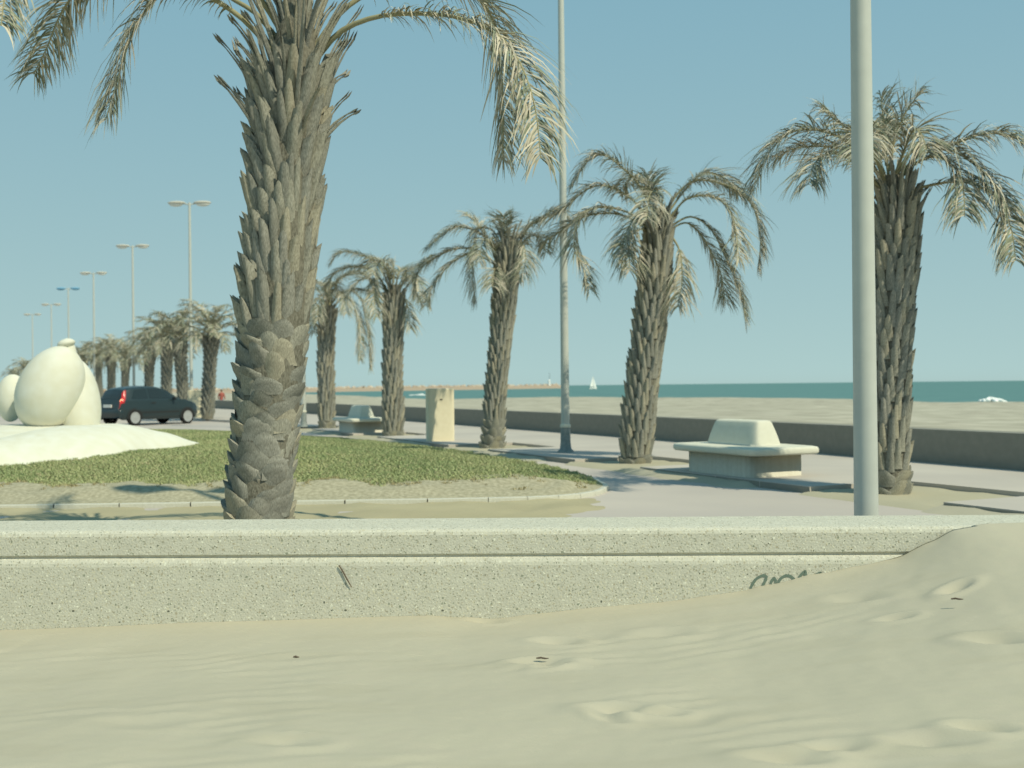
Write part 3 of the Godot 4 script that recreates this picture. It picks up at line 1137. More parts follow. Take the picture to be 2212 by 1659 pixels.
func build_palms() -> void:
	for k in 4:
		scale_meshes.append(boot_mesh(0.4, 0.29, 0.02, 0.058, 0.68, 0.34, 0.0, 100 + k, 0.42))
		stub_meshes.append(boot_mesh(0.16, 0.55, 0.026, 0.05, 0.55, 0.36, 0.01, 200 + k, 0.2))
		long_meshes.append(boot_mesh(0.075, 1.0, 0.03, 0.02, 0.4, 0.6, 0.09, 300 + k, 0.1))
	# ---- the near palm
	var r := RandomNumberGenerator.new()
	r.seed = 71
	var dep := 11.0
	dep = 9.1
	var base := px(553, 1203, dep)
	base.y = 0.0
	var K := dep / 11.2          # its scales measured against a trunk 0.75 m thick
	var pm := thing("palm_tree", "thick scaly palm trunk with cut leaf stubs, growing right behind the low wall", "palm", base)
	var ax := ax_from([[553, 1212, 88], [558, 1142, 84], [563, 1050, 80], [577, 900, 82], [590, 760, 85], [599, 690, 87], [611, 560, 86], [619, 450, 82], [625, 330, 80], [630, 240, 84], [634, 170, 76], [639, 80, 52], [642, 20, 40], [645, -80, 26]], dep, base)
	var tr := obj("trunk", trunk_core(ax, 0.8), M.bark, pm)
	var ypx := func(y: float) -> float: return px(600, y, dep).y - base.y
	var k := 0
	var row := 0
	var y: float = ypx.call(1212)
	var y_mid: float = ypx.call(712)
	while y < y_mid:
		for a in 8:
			var ang := TAU * (a + 0.5 * (row % 2)) / 8.0 + row * 0.09 + r.randf_range(-0.12, 0.12)
			put_boot(scale_meshes[r.randi() % 4], ax, y + r.randf_range(-0.04, 0.04), ang, r.randf_range(-0.12, 0.07), Vector3(r.randf_range(0.8, 1.2), r.randf_range(0.65, 1.1), r.randf_range(0.6, 1.3)) * K, 0.84, tr, r.randi() % 4)
			k += 1
		y += 0.15 * K
		row += 1
	y -= 0.16
	var y_top: float = ypx.call(230)
	while y < y_top:
		for a in 13:
			var ang := TAU * (a + 0.5 * (row % 2)) / 13.0 + row * 0.11 + r.randf_range(-0.08, 0.08)
			var q := smoothstep(y_mid, y_top, y)
			put_boot(stub_meshes[r.randi() % 4], ax, y + r.randf_range(-0.08, 0.08), ang, r.randf_range(-0.02, 0.07) + 0.15 * q * q, Vector3(r.randf_range(0.9, 1.25), r.randf_range(0.8, 1.3), r.randf_range(0.8, 1.3)) * K, 0.82, tr, r.randi() % 4)
			k += 1
		y += 0.21 * K
		row += 1
	for a in 52:
		var q := a / 52.0
		var ang := a * 2.39996 + r.randf_range(-0.2, 0.2)
		put_boot(long_meshes[r.randi() % 4], ax, lerpf(ypx.call(330), ypx.call(40), q), ang, r.randf_range(0.08, 0.58) * (1.0 - 0.35 * q), Vector3(r.randf_range(0.55, 0.9), r.randf_range(0.55, 1.05), r.randf_range(0.8, 1.2)) * K, 0.8, tr, r.randi() % 4)
	var near_fronds := [
		[[[680, 130], [734, 69], [813, 36], [906, 29], [985, 37], [1051, 61], [1091, 90], [1130, 150], [1157, 238], [1168, 341]], 1.2],
		[[[676, 110], [729, 34], [790, -12], [870, -40], [960, -40], [1036, 0], [1064, 45], [1078, 110], [1087, 211], [1086, 345]], -0.3],
		[[[601, 125], [530, 46], [465, 0], [412, -28], [368, -25], [333, 0], [296, 50], [268, 120], [247, 196], [228, 258]], 0.5],
		[[[612, 102], [555, 31], [493, -8], [400, -70], [290, -88], [200, -50], [150, 0], [123, 46], [100, 105], [72, 160]], -0.8],
		[[[615, 80], [530, -40], [360, -150], [180, -150], [60, -80], [15, -20], [2, 55]], 1.2],
		[[[640, 30], [635, -150], [620, -330], [580, -430]], 0.4],
		[[[650, 30], [665, -150], [720, -330], [800, -420]], -0.4]]
	for f in near_fronds:
		add_frond(pm, traced(f[0], dep, f[1], base), 0.58, 0.22, 0.0065, 0.028, r, 1.3, 0.3, 0.0072)
	# ---- the five palms along the promenade
	var c6 := func(x: float, yy: float) -> Array: return [1557.8 + 0.5868 * x, 146.0 + 0.5868 * yy]
	var c5 := func(x: float, yy: float) -> Array: return [1168.3 + 0.5577 * x, 194.7 + 0.5577 * yy]
	var c4 := func(x: float, yy: float) -> Array: return [632.9 + 0.411 * x, 389.5 + 0.411 * yy]
	var b5 := ru(10.15, 10.15, 0.03)
	var d5 := -(cam_xf.affine_inverse() * b5).z
	grey_palm("palm with a bristly crown partly hidden behind the thick steel lamp post", b5, d5,
		[[1917, 1075, 54], [1915, 1000, 53], [1916, 850, 55], [1922, 700, 55], [1932, 600, 57], [1940, 510, 50], [1938, 440, 38], [1930, 380, 26]],
		[[[[600, 430], [540, 330], [470, 275], [380, 235], [280, 230], [185, 300], [120, 450]], 0.2],
		[[[590, 450], [520, 370], [440, 320], [380, 325], [340, 360], [322, 430]], 0.7],
		[[[600, 430], [540, 350], [450, 300], [360, 290], [260, 300], [200, 340]], -0.5],
		[[[600, 390], [560, 290], [500, 240], [440, 210], [370, 150]], -0.3],
		[[[610, 360], [600, 250], [595, 170], [588, 100]], 0.0],
		[[[620, 380], [640, 260], [680, 165], [735, 90]], 0.2],
		[[[640, 410], [700, 310], [790, 285], [860, 280], [960, 245], [1060, 250], [1130, 300], [1180, 400]], 1.0],
		[[[650, 410], [720, 330], [820, 300], [910, 340], [1000, 420], [1060, 520]], 0.9],
		[[[650, 470], [740, 440], [860, 420], [960, 440], [1035, 510], [1070, 600], [1085, 710]], 1.1],
		[[[640, 430], [720, 350], [800, 330], [870, 380], [893, 460], [897, 550]], 0.9],
		[[[640, 400], [680, 290], [710, 230], [740, 250], [760, 310]], 0.6],
		[[[610, 430], [560, 310], [520, 250], [500, 330]], 1.3],
		[[[620, 420], [600, 280], [570, 200], [540, 230]], -1.4]], c6, 505, 2)
	var b4 := ru(10.2, 16.3, 0.03)
	var d4 := -(cam_xf.affine_inverse() * b4).z
	grey_palm("leaning palm with a ribbed trunk between the bench and the slim lamp post", b4, d4,
		[[1373, 1008, 38], [1382, 920, 38], [1392, 820, 38], [1402, 752, 38], [1412, 660, 38], [1419, 585, 37], [1423, 530, 31], [1424, 480, 24], [1424, 450, 18]],
		[[[[440, 480], [390, 380], [310, 295], [235, 250], [175, 285], [120, 375]], 0.2],
		[[[430, 510], [350, 420], [250, 370], [170, 390], [80, 470], [0, 500], [-60, 530]], 0.0],
		[[[430, 530], [330, 470], [220, 455], [150, 500], [128, 600], [165, 690], [186, 770]], 0.5],
		[[[430, 540], [300, 480], [170, 490], [70, 550], [0, 600]], -0.6],
		[[[430, 550], [380, 540], [345, 590], [345, 700]], 0.6],
		[[[440, 520], [400, 480], [360, 500], [320, 580], [325, 640]], 0.9],
		[[[445, 460], [425, 400], [412, 325]], 0.1],
		[[[480, 490], [530, 400], [600, 350], [690, 360], [770, 395], [825, 460], [850, 580], [842, 690]], 0.1],
		[[[490, 480], [560, 385], [640, 320], [720, 345], [770, 400]], -0.6],
		[[[490, 510], [560, 425], [650, 410], [720, 450], [758, 550], [766, 660]], 0.5],
		[[[500, 530], [580, 490], [660, 540], [720, 660], [770, 780], [792, 890]], 0.2],
		[[[500, 540], [570, 515], [640, 590], [695, 710], [716, 825]], -0.3],
		[[[510, 570], [540, 630], [547, 740], [530, 840]], 0.4],
		[[[450, 500], [440, 400], [420, 410], [410, 500]], 1.3],
		[[[450, 490], [410, 370], [350, 340], [300, 400]], -1.3]], c5, 404, 1)
	var b3 := ru(10.13, 22.2, 0.03)
	var d3 := -(cam_xf.affine_inverse() * b3).z
	grey_palm("palm with a flared scaly foot standing beside the cream concrete block", b3, d3,
		[[1063, 973, 30], [1068, 930, 26], [1072, 860, 24], [1082, 760, 26], [1088, 690, 28], [1093, 640, 30], [1097, 590, 28], [1098, 540, 22], [1098, 510, 15]],
		[[[[1105, 420], [1085, 320], [1035, 255], [970, 260], [950, 360], [945, 510], [962, 640]], 0.3],
		[[[1095, 430], [1020, 310], [965, 225], [905, 175]], -0.3],
		[[[1095, 410], [990, 285], [870, 245], [790, 285], [705, 355]], 0.2],
		[[[1085, 450], [970, 370], [855, 360], [745, 410], [665, 470], [645, 560], [672, 650]], 0.0],
		[[[1085, 460], [955, 385], [855, 420], [765, 510], [715, 600], [700, 660]], 0.5],
		[[[1130, 390], [1140, 280], [1152, 170]], 0.0],
		[[[1120, 370], [1112, 260], [1104, 185]], 0.4],
		[[[1160, 390], [1220, 270], [1300, 205], [1390, 150], [1440, 190]], 0.0],
		[[[1160, 410], [1230, 305], [1300, 300], [1330, 380]], -0.6],
		[[[1150, 430], [1205, 340], [1222, 420], [1190, 530]], 0.6],
		[[[1085, 430], [1050, 340], [1000, 315], [980, 430]], 0.9],
		[[[1100, 470], [1060, 470], [1050, 560]], 1.0],
		[[[1130, 420], [1150, 320], [1190, 290], [1210, 330]], -0.8]], c4, 303, 4)
	var b2 := ru(10.3, 29.4, 0.03)
	var d2 := -(cam_xf.affine_inverse() * b2).z
	grey_palm("ribbed grey palm overlapping the end of the bench farther along", b2, d2,
		[[849, 946, 25], [849, 880, 24], [848, 800, 23], [850, 730, 24], [851, 690, 26], [851, 650, 20], [851, 615, 14]],
		[[[[515, 580], [445, 445], [345, 390], [250, 380], [195, 440]], 0.2],
		[[[505, 590], [420, 480], [320, 455], [220, 490], [165, 570]], -0.2],
		[[[500, 600], [440, 500], [425, 610], [440, 720]], 0.6],
		[[[530, 540], [530, 470], [528, 425]], 0.0],
		[[[550, 570], [590, 490], [655, 450], [730, 400]], 0.0],
		[[[560, 590], [598, 640], [617, 780]], 0.3],
		[[[505, 600], [405, 520], [335, 540], [275, 630]], 0.4],
		[[[490, 650], [440, 600], [380, 580], [315, 570]], -0.4],
		[[[550, 580], [600, 510], [650, 520], [670, 620]], 0.7],
		[[[520, 580], [500, 480], [450, 430], [420, 500]], 1.2],
		[[[535, 570], [560, 480], [600, 470], [620, 540]], -1.2],
		[[[520, 570], [480, 450], [420, 410], [370, 460]], -1.0]], c4, 202, 1)
	var b1 := ru(10.25, 36.0, 0.03)
	var d1 := -(cam_xf.affine_inverse() * b1).z
	grey_palm("palm with long hanging fronds beside the bench farther along, in its own shade", b1, d1,
		[[706, 931, 20], [705, 880, 19], [704, 800, 19], [705, 730, 20], [708, 690, 20], [709, 660, 15]],
		[[[[190, 690], [235, 600], [305, 580], [360, 640], [395, 800], [405, 990]], 0.2],
		[[[190, 700], [260, 620], [312, 640], [350, 760], [351, 940]], 0.5],
		[[[185, 690], [235, 530], [330, 480], [400, 520], [445, 650]], -0.4],
		[[[175, 690], [135, 620], [100, 680], [110, 800]], 0.4],
		[[[190, 660], [205, 560], [285, 500], [375, 490]], 0.0],
		[[[180, 680], [150, 600], [90, 560], [30, 600], [0, 700]], 0.0],
		[[[185, 680], [180, 590], [150, 540], [100, 540]], -0.5],
		[[[190, 690], [220, 620], [260, 600], [280, 700]], 0.9],
		[[[180, 690], [170, 620], [140, 620], [130, 740]], 0.8],
		[[[185, 670], [190, 570], [220, 540], [250, 600]], -0.9]], c4, 101, 2)
	# ---- distant palms: one with its parts, then copies
	var far_spots := [[447, 48.0], [398, 53.6], [358, 59.2], [320, 64.8], [268, 76.0], [240, 82.0], [215, 89.0], [186, 96.0], [84, 146.0], [52, 140.0], [30, 158.0]]
	var src: Node3D = null
	var rr := RandomNumberGenerator.new()
	rr.seed = 88
	for q in far_spots:
		var at := px(q[0], 842.0, q[1])
		at.y = PROM if q[1] < 100 else 0.0
		if src == null:
			src = thing("palm_tree", "distant palm with a full crown standing clear beyond the nose of the car", "palm", at, 0.0, "distant palms beyond the car")
			var axf := []
			for s in [[0.3, 0], [0.27, 0.4], [0.25, 1.5], [0.27, 2.6], [0.31, 3.2], [0.24, 3.6], [0.15, 4.0]]:
				axf.append([Vector3(0.07 * s[1], s[1], 0.02 * s[1]), s[0]])
			axf = resample_axis(axf, 30)
			var ft := obj("trunk", trunk_core(axf, 0.86), M.bark, src)
			var jm := SurfaceTool.new()
			for a in 150:
				var yy := 3.4 * a / 150.0
				var c: Array = axis_at(axf, yy / 4.0)
				var ang := a * 2.39996
				var out := Vector3(cos(ang), 0, sin(ang))
				var up := (Vector3.UP + out * (0.1 + 0.3 * smoothstep(2.4, 3.4, yy))).normalized()
				var x := up.cross(out).normalized()
				jm.append_from(stub_meshes[a % 4], 0, Transform3D(Basis(x, up * 0.7, x.cross(up)), c[0] + out * (float(c[1]) * 0.82)))
			var lbs := obj("leaf_bases", jm.commit(), M.boot1, ft)
			lbs.set_meta("kind", "stuff")
			for a in 26:
				var fr := a / 26.0
				add_frond(src, random_frond(Vector3(0.26, 3.5 + 0.4 * fr, 0.07), a * 2.39996, lerpf(0.25, 1.25, fr) + rr.randf_range(-0.1, 0.1), rr.randf_range(1.7, 2.3), lerpf(0.34, 0.22, fr)), 0.6, 0.15, 0.03, 0.026, rr, 1.0, 0.4, 0.02)
		else:
			var c := copy_of(src, at, rr.randf() * TAU)
			c.scale = Vector3.ONE * rr.randf_range(0.92, 1.1)
			if q[1] < 54.0:
				c.set_meta("label", "distant palm whose trunk stands beside the cream block beyond the car")
			elif q[1] > 130.0:
				c.set_meta("label", "tiny far palm crown showing above the small egg of the sculpture")
				c.set_meta("group", "far palms behind the sculpture")
			else:
				c.set_meta("label", "distant palm in the close row above the roof of the dark car")

# ------------------------------------------------------------------ benches and cream blocks
func build_benches() -> void:
	var turn := atan2(0.4305, 0.9026)          # own -z runs along the promenade
	var b := thing("concrete_bench", "white concrete bench with a wedge backrest standing before the parapet, beside the leaning palm", "bench", Vector3(3.38, PROM, -16.1), turn, "concrete benches on the promenade")
	var s := MB.new()
	rounded_loft(s, [[0.54, 0.94, 0.305], [0.585, 0.99, 0.312], [0.605, 1.01, 0.335], [0.605, 1.01, 0.385], [0.59, 0.995, 0.41], [0.55, 0.955, 0.42]], 96, 16.0)
	obj("seat", s.done(), M.concrete, b)
	var p := MB.new()
	rounded_loft(p, [[0.47, 0.79, 0.0], [0.47, 0.79, 0.304]], 64, 14.0)
	obj("plinth", p.done(), M.plinth, b)
	var k := MB.new()
	rounded_loft(k, [[0.25, 0.60, 0.419], [0.245, 0.595, 0.45], [0.215, 0.57, 0.56], [0.175, 0.535, 0.68], [0.15, 0.515, 0.745], [0.135, 0.5, 0.768], [0.1, 0.465, 0.78]], 96, 9.0)
	obj("backrest", k.done(), M.concrete, b)
	copy_of(b, Vector3(-4.5, PROM, -32.6), turn, "white concrete bench farther along, half hidden behind a ribbed palm trunk")
	var c := thing("concrete_block", "upright cream concrete block standing between two palms near the bench", "concrete block", ru(10.55, 24.9, PROM), turn, "cream concrete blocks on the promenade")
	var at := on_ground(950, 953, PROM)
	c.position = Vector3(at.x, PROM, at.z - 0.17)
	c.rotation.y = turn * 0.55
	var f := MB.new()
	rounded_loft(f, [[0.325, 0.175, 0.0], [0.325, 0.175, 1.235], [0.315, 0.165, 1.26], [0.29, 0.14, 1.265]], 48, 12.0)
	obj("block_body", f.done(), M.cream, c)
	var h := MB.new()
	box(h, Vector3(-0.03, 0.99, 0.173), Vector3(0.03, 1.015, 0.19), 0.004)
	obj("handle", h.done(), M.dark, c)
	var at2 := px(421, 842, 51.0)
	copy_of(c, Vector3(at2.x, PROM, at2.z), turn * 0.55, "cream concrete block between distant palms beyond the nose of the car")

# ------------------------------------------------------------------ lamps
func lamp(called: String, label: String, at: Vector3, r0: float, r1: float, h: float, sleeve: float, group: String, blue := false) -> Node3D:
	var t := thing(called, label, "street lamp", at, 0.0, group)
	var mb := MB.new()
	lathe(mb, [[r0 * 1.02, 0.0], [r0, 0.2], [lerpf(r0, r1, 0.5), h * 0.5], [r1, h - 0.05], [r1 * 0.8, h]], 20)
	obj("pole", mb.done(), M.steel, t)
	if sleeve > 0.0:
		var s := MB.new()
		lathe(s, [[r0 * 2.0, 0.0], [r0 * 1.95, 0.02], [r0 * 1.35, 0.07], [r0 * 1.16, 0.2], [r0 * 1.12, sleeve], [r0 * 1.0, sleeve + 0.02]], 24)
		obj("sleeve", s.done(), M.sleeve, t)
		var c := MB.new()
		lathe(c, [[r0 * 1.0, sleeve - 0.02], [r0 * 1.22, sleeve - 0.01], [r0 * 1.22, sleeve + 0.04], [r0, sleeve + 0.06]], 24)
		obj("collar", c.done(), M.concrete, t)
	for s: float in [-1.0, 1.0]:
		var a := MB.new()
		tube(a, [Vector3(0, h - 0.12, 0), Vector3(s * 0.15, h - 0.08, 0), Vector3(s * 0.3, h - 0.05, 0)], [0.035, 0.03, 0.03], 8)
		obj("arm", a.done(), M.steel, t)
		var hd := MB.new()
		blob(hd, Vector3(s * 0.6, h - 0.02, 0), Basis.IDENTITY, Vector3(0.42, 0.09, 0.17), 0.0, 20, 10)
		var head := obj("lamp_head", hd.done(), M.lamp_blue if blue else M.lamp_head, t)
		var ld := MB.new()
		blob(ld, Vector3(s * 0.63, h - 0.07, 0), Basis.IDENTITY, Vector3(0.33, 0.13, 0.13), 0.0, 20, 10)
		obj("diffuser", ld.done(), M.lamp_blue if blue else M.plate, head)
	return t

func build_lamps() -> void:
	var b0 := px(1873, 1240, 7.8)
	b0.y = 0.0
	lamp("street_lamp", "thick bare steel lamp post rising right behind the low wall", b0, 0.085, 0.05, 10.0, 0.0, "street lamps")
	lamp("street_lamp", "slim grey lamp post with a dark sleeve and pale collar at its foot", on_ground(1222, 977, PROM), 0.085, 0.055, 10.0, 0.5, "street lamps")
	lamp("street_lamp", "grey lamp post standing in the gap beside the thick scaly palm trunk", on_ground(656, 922, PROM), 0.085, 0.055, 10.0, 0.5, "street lamps")
	var far := [[413, 51.0], [289, 66.0], [204, 81.0], [149, 93.0], [112, 110.0], [71, 124.0]]
	var src: Node3D = null
	for k in far.size():
		var at := px(far[k][0], 842.0, far[k][1])
		at.y = PROM
		if k == 3:
			lamp("street_lamp", "distant twin street lamp whose heads look bright blue", at, 0.085, 0.055, 10.0, 0.5, "street lamps", true)
		elif src == null:
			src = lamp("street_lamp", "tall twin-headed street lamp rising out of the palm crowns beyond the car", at, 0.085, 0.055, 10.0, 0.5, "street lamps in the distance")
		else:
			copy_of(src, at, 0.0, "small distant twin-headed street lamp in the row above the far palms")

# ------------------------------------------------------------------ sculpture
func shell(near: Array, far_: Array, height: Array, y0: float, o: Vector3) -> ArrayMesh:   # a lens lying on the grass: arch from the near to the far edge
	var mb := MB.new()
	var n := 60
	var a := spline(near, n)
	var b := spline(far_, n)
	for k in n:
		var s := k / float(n - 1)
		var H := ramp(height, s)
		for j in 31:
			var t := j / 30.0
			var p: Vector3 = (a[k] as Vector3).lerp(b[k], t)
			var arch := pow(sin(PI * pow(t, 0.85)), 0.8)
			p.y = y0 - 0.12 + (H + 0.12) * arch
			mb.add(p - o)
	mb.grid(31, n, 0)
	return mb.done()

func build_sculpture() -> void:
	var y0 := 0.3
	var o := xd(-7.6, 18.5, y0)
	var t := thing("abstract_sculpture", "white rounded abstract sculpture of egg shapes on a leaf-like base, on the grass", "sculpture", o)
	var nd := []
	for q in [[450, 973], [404, 981], [328, 989], [246, 999], [120, 1007], [0, 1013], [-160, 1019]]:
		nd.append(on_ground(q[0], q[1], y0))
	var fd := [nd[0], nd[0] + Vector3(-0.65, 0, -0.25), nd[0] + Vector3(-1.4, 0, -0.4), nd[0] + Vector3(-2.2, 0, 0.1), nd[0] + Vector3(-3.0, 0, 1.0), nd[5] + Vector3(-1.4, 0, -1.2), nd[6] + Vector3(-0.3, 0, -0.2)]
	obj("base_leaf", shell(nd, fd, [[0.0, 0.05], [0.1, 0.17], [0.25, 0.36], [0.42, 0.53], [0.6, 0.54], [0.8, 0.36], [1.0, 0.1]], y0, o), M.white, t)
	var n2 := [nd[0] + Vector3(-0.5, 0, -0.1), nd[2] + Vector3(-0.4, 0, -0.4), nd[3] + Vector3(-0.9, 0, -0.5), nd[5] + Vector3(-0.7, 0, -0.7), nd[6] + Vector3(-1.4, 0, -0.5)]
	var f2 := [nd[0] + Vector3(-0.7, 0, -0.5), nd[0] + Vector3(-1.8, 0, -2.0), nd[0] + Vector3(-3.2, 0, -2.6), nd[0] + Vector3(-5.0, 0, -2.6), nd[0] + Vector3(-7.2, 0, -1.6)]
	obj("base_leaf", shell(n2, f2, [[0.0, 0.05], [0.15, 0.3], [0.35, 0.5], [0.7, 0.52], [1.0, 0.3]], y0, o), M.white, t)
	var Z := 19.0
	var zp := func(x: float, y: float, d: float) -> Vector3: return px(x * 0.2347, 681.5 + y * 0.2347, d) - o
	var u := 0.2347 * Z / FPX
	var mb := MB.new()
	blob(mb, zp.call(465, 672, Z), Basis(Vector3.BACK, deg_to_rad(-24)), Vector3(284 * u, 410 * u, 285 * u), 0.05, 56, 36)
	obj("large_egg", mb.done(), M.white, t)
	mb = MB.new()
	blob(mb, zp.call(715, 790, Z + 0.35), Basis(Vector3.BACK, deg_to_rad(6)), Vector3(195 * u, 412 * u, 240 * u), 0.05, 48, 30)
	obj("back_lobe", mb.done(), M.white, t)
	mb = MB.new()
	blob(mb, zp.call(105, 760, Z + 0.5), Basis(Vector3.BACK, deg_to_rad(-5)), Vector3(135 * u, 225 * u, 135 * u), -0.06, 48, 30)
	obj("small_egg", mb.done(), M.white, t)
	mb = MB.new()
	blob(mb, zp.call(636, 330, Z + 0.15), Basis(Vector3.BACK, deg_to_rad(12)), Vector3(60 * u, 125 * u, 70 * u), 0.0, 32, 22)
	obj("neck", mb.done(), M.white, t)
	mb = MB.new()
	blob(mb, zp.call(606, 256, Z + 0.1), Basis(Vector3.BACK, deg_to_rad(16)), Vector3(80 * u, 42 * u, 78 * u), 0.1, 32, 22)
	obj("cap", mb.done(), M.white, t)

# ------------------------------------------------------------------ car
var car_roof := [[0.0, 0.5], [0.04, 0.72], [0.1, 0.95], [0.2, 1.2], [0.33, 1.38], [0.6, 1.45], [1.2, 1.49], [1.8, 1.475], [2.2, 1.39], [2.6, 1.18], [2.95, 0.99], [3.3, 0.9], [3.6, 0.79], [3.76, 0.68], [3.84, 0.5]]
var car_half := [[0.0, 0.66], [0.08, 0.75], [0.25, 0.81], [0.7, 0.83], [3.0, 0.82], [3.4, 0.77], [3.65, 0.68], [3.84, 0.5]]

func car_point(x: float, v: float) -> Vector3:          # x along (0 rear), v around half a section 0..1; own axes: -z forwards
	var hw := ramp(car_half, x)
	var rf := ramp(car_roof, x)
	var belt := minf(0.93, rf - 0.05)
	var low := 0.22 + 0.14 * smoothstep(3.5, 3.84, x) + 0.1 * smoothstep(0.15, 0.0, x)
	belt = maxf(belt, low + 0.06)
	var rows := [[0.0, hw * 0.93, low], [0.12, hw * 0.985, low + 0.12], [0.3, hw, lerpf(low, belt, 0.55)], [0.46, hw * 0.965, belt], [0.52, hw * 0.945, minf(belt + 0.03, rf)], [0.74, hw * (0.74 if rf > 1.1 else lerpf(0.9, 0.74, smoothstep(0.9, 1.1, rf))), maxf(rf - 0.09, belt + 0.012)], [0.84, hw * 0.62, maxf(rf - 0.035, belt + 0.018)], [1.0, 0.0, maxf(rf, belt + 0.03)]]
	for k in rows.size() - 1:
		if v <= rows[k + 1][0]:
			var t: float = (v - rows[k][0]) / (rows[k + 1][0] - rows[k][0])
			return Vector3(lerpf(rows[k][1], rows[k + 1][1], t), lerpf(rows[k][2], rows[k + 1][2], t), -x)
	return Vector3(0, rf, -x)

func car_patch(corners: Array, off: float, mirror := 1.0, n := 8) -> ArrayMesh:      # corners (x, v): four, bilinear, laid off mm proud of the body
	var mb := MB.new()
	for b in n:
		for a in n:
			var s := a / float(n - 1)
			var t := b / float(n - 1)
			var c: Vector2 = (corners[0] as Vector2).lerp(corners[1], s).lerp((corners[3] as Vector2).lerp(corners[2], s), t)
			var p := car_point(c.x, c.y)
			var du := car_point(c.x + 0.02, c.y) - car_point(c.x - 0.02, c.y)
			var dv := car_point(c.x, minf(c.y + 0.01, 1.0)) - car_point(c.x, c.y - 0.01)
			var nn := dv.cross(du).normalized()
			if nn.dot(Vector3(p.x, p.y - 0.6, p.z + 1.9)) < 0:
				nn = -nn
			p += nn * off
			mb.add(Vector3(p.x * mirror, p.y, p.z))
	mb.grid(n, n, 0)
	return mb.done()

